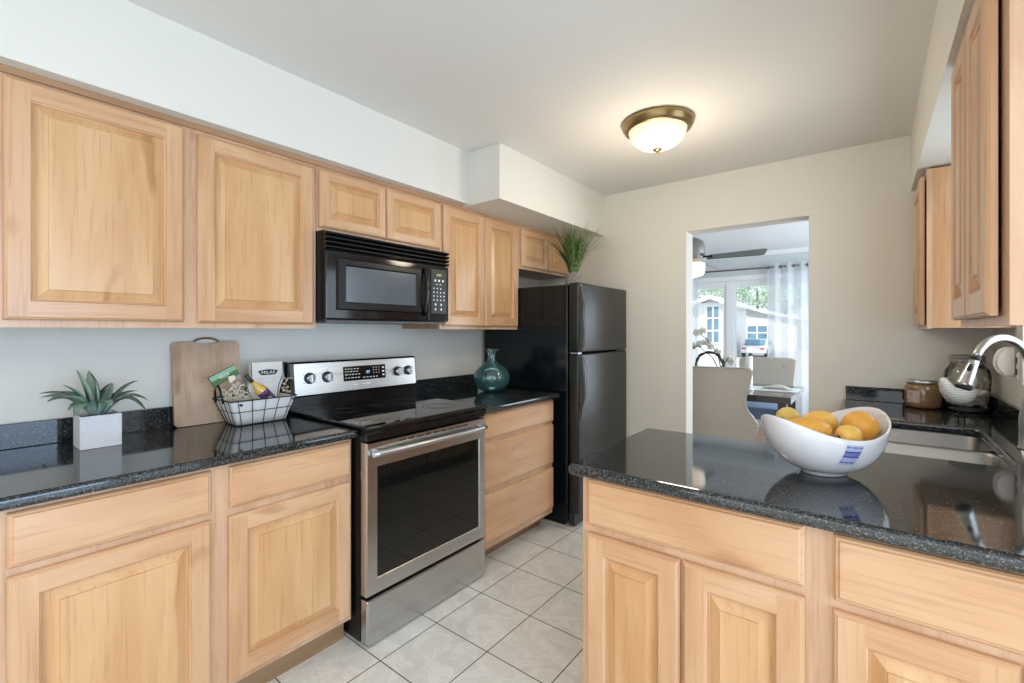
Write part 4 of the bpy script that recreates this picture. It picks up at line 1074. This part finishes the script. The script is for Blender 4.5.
# curtain rod and sheer curtains
r = thing('curtain_rod', 'thin dark curtain rod above the dining room window', 'curtain rod', (-1.5, DFAR-.09, 2.2))
bm = newbm(); tube(bm, [(-2.95, DFAR-.09, 2.205), (-.15, DFAR-.09, 2.205)], .012, 10); obj('rod', bm, simple('pewter', (.20, .18, .17), .4, .8), r)
for x in (-2.95, -.15):
    bm = newbm(); ball(bm, (x, DFAR-.09, 2.205), .028, seg=14); obj('finial', bm, BLKP, r)
    bm = newbm(); tube(bm, [(x+(.1 if x < -1 else -.1), DFAR-.001, 2.205), (x+(.1 if x < -1 else -.1), DFAR-.09, 2.205)], .008, 8); obj('bracket', bm, BLKP, r)
sheer = NT('sheer_white_fabric'); tr_ = sheer.add('ShaderNodeBsdfTransparent'); tl = sheer.add('ShaderNodeBsdfTranslucent'); df = sheer.add('ShaderNodeBsdfDiffuse')
tl.inputs[0].default_value = (.9, .93, .97, 1); df.inputs[0].default_value = (.86, .89, .93, 1)
m1 = sheer.add('ShaderNodeMixShader'); m1.inputs[0].default_value = .5; sheer.link(df.outputs[0], m1.inputs[1]); sheer.link(tl.outputs[0], m1.inputs[2])
m2_ = sheer.add('ShaderNodeMixShader'); m2_.inputs[0].default_value = .66; sheer.link(tr_.outputs[0], m2_.inputs[1]); sheer.link(m1.outputs[0], m2_.inputs[2]); sheer.link(m2_.outputs[0], sheer.out.inputs[0])
for x0, x1, lab in ((-1.13, -.30, 'white sheer grommet curtain on the right side of the dining window'), (-2.85, -2.035, 'white sheer grommet curtain on the left side, beside the doorway edge')):
    r = thing('sheer_curtain', lab, 'curtain', ((x0+x1)/2, DFAR-.09, .02), 'sheer dining room curtains')
    bm = newbm(); nx = 90; prev = None
    for i in range(nx+1):
        x = x0+(x1-x0)*i/nx; ph = i/nx*2*PI*5.5; a_ = .038
        cur = [bm.verts.new((x+.006*math.sin(ph*2+z), DFAR-.09+a_*math.sin(ph+.15*z), z)) for z in (.03, .6, 1.2, 1.8, 2.255)]
        if prev:
            for k in range(4): f = bm.faces.new((prev[k], cur[k], cur[k+1], prev[k+1])); f.smooth = True
        prev = cur
    obj('panel', bm, sheer.m, r, recalc=False)
    for k in range(11):
        i_ = (k+.0)/11; x = x0+(x1-x0)*(k/11+1/44.)
        bm = newbm(); tube(bm, [(x-.003, DFAR-.09+.022*math.cos(q*PI/6), 2.205+.022*math.sin(q*PI/6)) for q in range(12)], .005, 6, closed=True); obj('grommet', bm, BLKP, r)

# ceiling fan with light kit
fx, fy = -1.39, 4.62; FD = .19
r = thing('ceiling_fan', 'ceiling fan with a lit cut-glass shade seen at the doorway edge', 'ceiling fan', (fx, fy, 2.45))
bm = newbm(); lathe(bm, [(.02, -.001), (.065, -.001), (.060, -.03), (.035, -.05), (.013, -.055), (.013, -.20), (.06, -.215), (.115, -.25), (.13, -.31), (.13, -.38), (.11, -.425), (.075, -.452), (.03, -.454)], (fx, fy, 2.45), 32, cap=False); obj('motor_housing', bm, simple('brushed_grey', (.30, .30, .28), .35, .8), r)
glow = simple('lit_glass', (.9, .85, .75), .2, emit=(1.0, .80, .58), estr=1.3)
bm = newbm(); prof = [(.07, -.455)]
for k in range(10): prof.append((.125+.005*(k % 2)-.004*max(0, k-6)**1.5, -.460-.013*k))
prof.append((.03, -.60)); lathe(bm, prof, (fx, fy, 2.45), 36, cap=False); obj('glass_shade', bm, glow, r)
blm = simple('dark_green_blade', (.05, .085, .065), .35)
for k in range(4):
    a = math.radians(-1+90*k); d_ = Vector((math.cos(a), math.sin(a), 0)); n_ = Vector((-d_.y, d_.x, 0)); bm = newbm()
    P = [(.16, -.055), (.62, -.075), (.655, -.06), (.655, .06), (.62, .075), (.16, .055)]
    A = []; Bq = []
    for l_, w_ in P:
        q = Vector((fx, fy, 2.035))+d_*l_+n_*w_+Vector((0, 0, w_*.5)); A.append(bm.verts.new(q)); Bq.append(bm.verts.new(q+Vector((0, 0, .007))))
    for i in range(6): bm.faces.new((A[i], A[(i+1) % 6], Bq[(i+1) % 6], Bq[i]))
    bm.faces.new(A[::-1]); bm.faces.new(Bq); obj('blade', bm, blm, r)
    bm = newbm(); q0 = Vector((fx, fy, 2.046)); tube(bm, [q0+d_*.09, q0+d_*.20], .010, 8); obj('blade_arm', bm, BLKS, r)

# dining table
TZ = .755
r = thing('dining_table', 'dark glossy dining table with black edge behind the cream wingback chair', 'table', (-1.10, 5.15, 0))
TX0, TX1, TY0, TY1 = -1.78, -.545, 4.60, 5.62
bm = newbm(); box(bm, TX0, TX1, TY0, TY1, TZ-.060, TZ, 0, .004); obj('tabletop', bm, DARKW, r)
for x in (TX0+.1, TX1-.1):
    for y in (TY0+.28, TY1-.1): bm = newbm(); box(bm, x-.035, x+.035, y-.035, y+.035, 0, TZ-.061, 0, .003); obj('leg', bm, DARKW, r)
bm = newbm(); box(bm, TX0+.1, TX1+.001, 5.00, 5.34, TZ+.0005, TZ+.004, 0, .001); tag(obj('table_sheen', bm, simple('reflection_white', (228, 230, 234), .7)), 'white strip standing for window light reflected on the dark dining table', 'reflection')  # thin strip added as the window's reflection on the glossy top
# folded napkin
bm = newbm(); rd = random.Random(4)
P = [(-.86, 5.10), (-.60, 5.06), (-.585, 5.20), (-.72, 5.30), (-.86, 5.24)]
for lay in range(3):
    off = lay*.012; c0 = bm.verts.new((-.73+off, 5.17, TZ+.03+lay*.012)); vs = [bm.verts.new((x+(x+.73)*(-.12*lay)+rd.uniform(-.01, .01), y+(y-5.17)*(-.12*lay), TZ+.0045+lay*.010)) for x, y in P]
    for i in range(5): bm.faces.new((vs[i], vs[(i+1) % 5], c0))
    bm.faces.new(vs[::-1])
tag(obj('cloth_napkin', bm, simple('grey_cream_cloth', (196, 194, 186), .9)), 'folded pale napkin lying on the right end of the dining table', 'napkin')
# white pillar candle
r = thing('pillar_candle', 'white pillar candle standing on the dining table between the two chair backs', 'candle', (-.945, 4.98, TZ))
cq = (-.945, 4.98); bm = newbm(); lathe(bm, [(.032, TZ+.018), (.034, TZ+.022), (.034, TZ+.325), (.030, TZ+.330), (.005, TZ+.326)], (*cq, 0), 24); obj('wax', bm, simple('white_wax', (234, 232, 226), .5), r)
bm = newbm(); lathe(bm, [(.05, TZ+.0005), (.055, TZ+.006), (.04, TZ+.017), (.01, TZ+.0175)], (*cq, 0), 24); obj('holder', bm, CERW, r)
bm = newbm(); tube(bm, [(*cq, TZ+.326), (*cq, TZ+.34)], .001, 6); obj('wick', bm, BLKP, r)

# wingback chairs
def wing_chair(name, label, loc, rotz, fabric, tufted):
    r = thing(name, label, 'chair', loc, rotz=rotz, local=True)
    # local: seat faces +y, back at y<0 ; outline of back seen from behind
    bm = newbm()
    P = [(-.24, .30), (.24, .30), (.33, .46), (.33, .52), (.285, .60), (.235, .66), (.232, .74), (.265, .84), (.29, .96), (.288, .99), (.25, 1.0), (-.25, 1.0), (-.288, .99), (-.29, .96), (-.265, .84), (-.232, .74), (-.235, .66), (-.285, .60), (-.33, .52), (-.33, .46)]
    if tufted: P = [(-.26, .42), (.26, .42), (.285, .80), (.30, .96), (.285, .99), (.20, 1.0), (-.20, 1.0), (-.285, .99), (-.30, .96), (-.285, .80)]
    fb = lambda a, b, d: (a, d-(b-.5)*.16-.0+.35*(a*a), b)
    prism(bm, P, fb, -.30, -.22)
    bmesh.ops.bevel(bm, geom=[e for e in bm.edges], offset=.012, segments=2, affect='EDGES', clamp_overlap=True)
    bk_ = obj('backrest', bm, [fabric], r, smooth_angle=50)
    if tufted:
        for rr_ in range(2):
            for c_ in range(4):
                bm = newbm(); x = -.18+c_*.12+(.06 if rr_ else 0)
                if abs(x) > .2: continue
                ball(bm, fb(x, .90-.13*rr_, -.212), .019, 1, .5, 1, 10); obj('tuft_button', bm, simple('button_fabric', (130, 122, 110), .9), bk_)
    else:
        bm = newbm()
        n = len(P)
        for i in range(2, n):
            a, b = Vector(P[i]), Vector(P[(i+1) % n])
            if i == n-1: break
            L_ = (b-a).length; m = max(1, int(L_/.022))
            for k in range(m):
                q = a+(b-a)*(k+.5)/m; q = q*.965 if abs(q.x) > .1 and q.y < .9 else Vector((q.x*.96, q.y-.014))
                q.y = q.y if q.y > .46 else q.y
                if q.x != q.x: continue
                yy = (a+(b-a)*(k+.5)/m).y
                if not (abs(q.x) > .1 and q.y < .9): yy = q.y
                ball(bm, fb(q.x, yy, -.302), .0065, 1, .5, 1, 6)
        obj('nailhead_trim', bm, NAIL, bk_)
    bm = newbm(); box(bm, -.29, .29, -.24, .30, .36, .49, 0, .03, 3); obj('seat', bm, [simple('sky_tinted_seat', (128, 150, 186), .35) if tufted else fabric], r, smooth_angle=40)  # tufted seat: blue of the window's sky light painted into its colour
    if not tufted:
        bm = newbm(); box(bm, -.285, .285, -.25, .27, .20, .36, 0, .01); obj('skirt', bm, [fabric], r)
    zl = .36 if tufted else .20
    for x in (-.24, .24):
        for y in (-.22, .25): bm = newbm(); tube(bm, [(x, y, 0), (x, y, zl+.01)], [.016, .024], 8); obj('leg', bm, DARKW, r)
    r.scale = (1.1, 1.0, 1.02) if not tufted else (1.0, 1.0, 1.02)
    return r
wing_chair('wingback_chair', 'cream wingback chair with nailhead trim, its back to the kitchen doorway', (-1.150, 4.54, 0), math.radians(10), CREAM, False)
wing_chair('tufted_chair', 'beige button-tufted dining chair on the far side of the table', (-.985, 5.86, 0), math.radians(178), CREAM2, True)

# orchid with a dark twisted ring
r = thing('potted_orchid', 'white orchid with dark stems in a pale round pot on the dining table', 'orchid', (-1.52, 5.2, TZ))
ox, oy = -1.30, 5.05
potm = simple('pale_round_pot', (206, 204, 196), .5)
bm = newbm(); lathe(bm, [(.04, TZ+.006), (.065, TZ+.02), (.075, TZ+.06), (.065, TZ+.10), (.05, TZ+.115), (.045, TZ+.10)], (ox+.10, oy, 0), 24); obj('pot', bm, potm, r)
rd = random.Random(12)
petal = simple('white_petals', (236, 232, 228), .6); stemm = simple('dark_stem', (.02, .025, .02), .5)
stems = [[(ox+.10, oy, TZ+.10), (ox, oy, TZ+.30), (ox-.14, oy-.02, TZ+.42), (ox-.28, oy, TZ+.36)], [(ox+.10, oy, TZ+.10), (ox+.05, oy, TZ+.34), (ox-.06, oy, TZ+.50), (ox-.16, oy, TZ+.56)], [(ox+.10, oy, TZ+.10), (ox+.12, oy, TZ+.26), (ox+.16, oy, TZ+.30)]]
for st in stems:
    bm = newbm(); tube(bm, st, .005, 8); obj('stem', bm, stemm, r)
for k, (x, z) in enumerate([(ox-.30, .33), (ox-.26, .38), (ox-.20, .42), (ox-.13, .44), (ox-.07, .46), (ox-.02, .42), (ox-.16, .56), (ox-.10, .58), (ox+.14, .30), (ox+.18, .27), (ox-.24, .29), (ox+.05, .36)]):
    bm = newbm(); a0 = rd.uniform(0, 1)
    for q in range(5):
        a = a0+q*2*PI/5; ball(bm, (x+.022*math.cos(a), oy+rd.uniform(-.01, .01), TZ+z+.022*math.sin(a)), .02, 1, .3, 1, 8)
    f_ = obj('flower', bm, petal, r)
    bm = newbm(); ball(bm, (x, oy-.012, TZ+z), .008, seg=8); obj('flower_centre', bm, simple('yellow_green_centre', (170, 180, 70), .6), f_)
bm = newbm()
for k in range(5): leaf(bm, (ox+.10, oy, TZ+.10), (ox+.10+.14*math.cos(k*1.3), oy+.12*math.sin(k*1.3), TZ+.13), .025, .04)
obj('leaves', bm, simple('orchid_leaf', (.04, .08, .03), .4), r)
bm = newbm(); rc = Vector((ox+.0, oy-.12, TZ+.235)); rd = random.Random(2)
for tw in range(2): tube(bm, [rc+Vector((.13*math.cos(2*PI*k/40)*(1+.05*math.sin(5*2*PI*k/40+tw*3)), .02*math.sin(7*2*PI*k/40+tw*2), .125*math.sin(2*PI*k/40)*(1+.05*math.cos(4*2*PI*k/40+tw*3)))) for k in range(40)], .010, 8, closed=True)
box(bm, rc.x-.05, rc.x+.05, rc.y-.03, rc.y+.03, TZ+.0008, TZ+.112)
tag(obj('ring_sculpture', bm, simple('dark_bronze_twig', (.02, .018, .016), .45)), 'dark twisted ring sculpture standing in front of the orchid', 'sculpture')

# ------------------------------------------------------------------ outside the dining window
GZ = -.65
bm = newbm(); quad(bm, [(-60, DFAR+.3, GZ), (60, DFAR+.3, GZ), (60, 90, GZ), (-60, 90, GZ)]); g = obj('ground_outside', bm, simple('pale_concrete', (200, 200, 196), .9, nscale=1)); g.name = 'ground'; g['kind'] = 'structure'
hw = simple('white_siding', (226, 226, 224), .8); hr = simple('grey_roof', (176, 178, 180), .9); hg = simple('blue_window_glass', (96, 130, 150), .15, nscale=.8, namt=.35)
def outp(u, v, t):
    l = (u-512)/FPX; s, c = math.sin(YAW), math.cos(YAW); return Vector(((-s+c*l)*t, (c+s*l)*t, EYE+(331.18-v)/FPX*t))
def house(label, u0, u1, t, vt, depth, gable, wins):
    a = outp(u0, 331, t); b = outp(u1, 331, t); y = (a.y+b.y)/2; x0, x1 = a.x, b.x; zt = EYE+(331.18-vt)/FPX*t
    r = thing('house', label, 'house', ((x0+x1)/2, y+depth/2, GZ))
    bm = newbm(); box(bm, x0, x1, y, y+depth, GZ, zt); obj('wall', bm, hw, r)
    bm = newbm(); (ga, gz) = gable; xr = x0+(x1-x0)*ga; zr = zt+gz
    prism(bm, [(x0-.5, zt-.05), (xr, zr), (x1+.5, zt-.05), (x1+.5, zt-.28), (xr, zr-.25), (x0-.5, zt-.28)], lambda p, q, d: (p, d, q), y-.8, y+depth+.3); obj('roof', bm, hw, r)
    bm = newbm(); prism(bm, [(x0, zt-.3), (x1, zt-.3), (xr, zr-.27)], lambda p, q, d: (p, d, q), y+.01, y+.2); obj('gable_wall', bm, hr, r)
    for (c0, c1, v0, v1, nx, nz) in wins:
        p = outp(c0, v0, t); q = outp(c1, v1, t); bm = newbm(); box(bm, p.x, q.x, y-.05, y-.005, q.z, p.z); wn_ = obj('window_glass', bm, hg, r)
        bm = newbm(); tt = .06
        for i in range(nx+1): xx = p.x+(q.x-p.x)*i/nx; box(bm, xx-tt, xx+tt, y-.10, y-.051, q.z-tt, p.z+tt)
        for i in range(nz+1): zz_ = q.z+(p.z-q.z)*i/nz; box(bm, p.x-tt, q.x+tt, y-.11, y-.1005, zz_-tt, zz_+tt)
        obj('muntins', bm, hw, wn_)
house('white house with a wide low gable and a paned window across the street', 733, 800, 48, 318, 9, (.08, 1.35), [(744, 768, 325.5, 340, 2, 2)])
house('narrow white gabled house with tall paned windows at the left of the dining window', 694, 725, 34, 303, 8, (.6, .55), [(706, 722, 306, 343, 2, 3)])
# trees behind
lf = NT('pale_tree_leaves'); n_ = lf.noise(lf.coords(rnd=False), .9, 4, .7); lf.link(lf.ramp(n_, [(.35, srgb(96, 128, 92)), (.5, srgb(160, 184, 150)), (.65, srgb(214, 224, 210))]), lf.b.inputs['Base Color']); lf.b.inputs['Roughness'].default_value = .7
trk = simple('tree_bark', (110, 96, 84), .9)
rd = random.Random(31)
for (u, t, hz_, rr_, lab) in ((700, 52, 5.2, 2.6, 'leafy tree behind the narrow gabled house'), (728, 74, 8.2, 3.1, 'leafy tree rising between the two houses'), (757, 60, 6.9, 2.9, 'tall leafy tree behind the roof of the wide house'), (785, 66, 6.4, 2.9, 'leafy tree seen dimly through the right sheer curtain')):
    c0 = outp(u, 331, t); r = thing('tree', lab, 'tree', (c0.x, c0.y, GZ), 'trees beyond the houses')
    bm = newbm(); tube(bm, [(c0.x, c0.y, GZ), (c0.x+.1, c0.y, 3), (c0.x, c0.y, hz_)], [.25, .18, .08], 8); obj('trunk', bm, trk, r)
    bm = newbm()
    for k in range(2600):
        v = Vector((rd.gauss(0, 1), rd.gauss(0, 1), rd.gauss(0, 1))).normalized()*rr_*rd.uniform(.3, 1)**.5
        p = Vector((c0.x, c0.y, hz_))+Vector((v.x*1.15, v.y, v.z*.95)); a = Vector((rd.gauss(0, 1), rd.gauss(0, 1), rd.gauss(0, 1))).normalized(); b = a.cross(Vector((rd.gauss(0, 1), rd.gauss(0, 1), rd.gauss(0, 1)))).normalized(); s_ = rd.uniform(.09, .17)
        bm.faces.new([bm.verts.new(p+q) for q in (a*s_, b*s_*.6, -a*s_, -b*s_*.6)])
    obj('foliage', bm, lf.m, r, recalc=False)
# parked car
cpos = outp(758, 331, 36); r = thing('parked_car', 'white car parked in front of the wide house', 'car', (cpos.x, cpos.y, GZ), rotz=math.radians(0), local=True)
carw = simple('car_white', (225, 228, 232), .2, coat=.6)
bm = newbm(); gz = .0
P = [(-2.0, .35), (-1.95, .75), (-1.35, .90), (-.75, 1.36), (.65, 1.38), (1.35, .95), (1.95, .85), (2.05, .40), (1.7, .30), (-1.7, .30)]
prism(bm, P, lambda a, b, d: (d, a, b), -.85, .85); bmesh.ops.bevel(bm, geom=list(bm.edges), offset=.06, segments=2, affect='EDGES', clamp_overlap=True); obj('body', bm, carw, r, smooth_angle=40)
bm = newbm(); prism(bm, [(-1.40, .93), (-.83, 1.33), (-.78, 1.30), (-1.33, .90)], lambda a, b, d: (d, a-.03, b+.02), -.68, .68); obj('windscreen', bm, hg, r)
for sx_ in (-1, 1):
    bm = newbm(); prism(bm, [(-1.1, .92), (-.7, 1.28), (.6, 1.3), (1.1, .95)], lambda a, b, d: (d, a, b), sx_*.85, sx_*.862); obj('side_window', bm, hg, r)
    bm = newbm(); box(bm, sx_*.62-.14, sx_*.62+.14, -2.02, -1.94, .62, .74); obj('tail_light', bm, simple('red_lamp', (.55, .05, .05), .3), r)
    for y in (-1.25, 1.3): bm = newbm(); tube(bm, [(sx_*.68, y, .32), (sx_*.87, y, .32)], .32, 20); obj('wheel', bm, BLKP, r)

for o in list(bpy.data.objects):
    if '_local' in o: del o['_local']
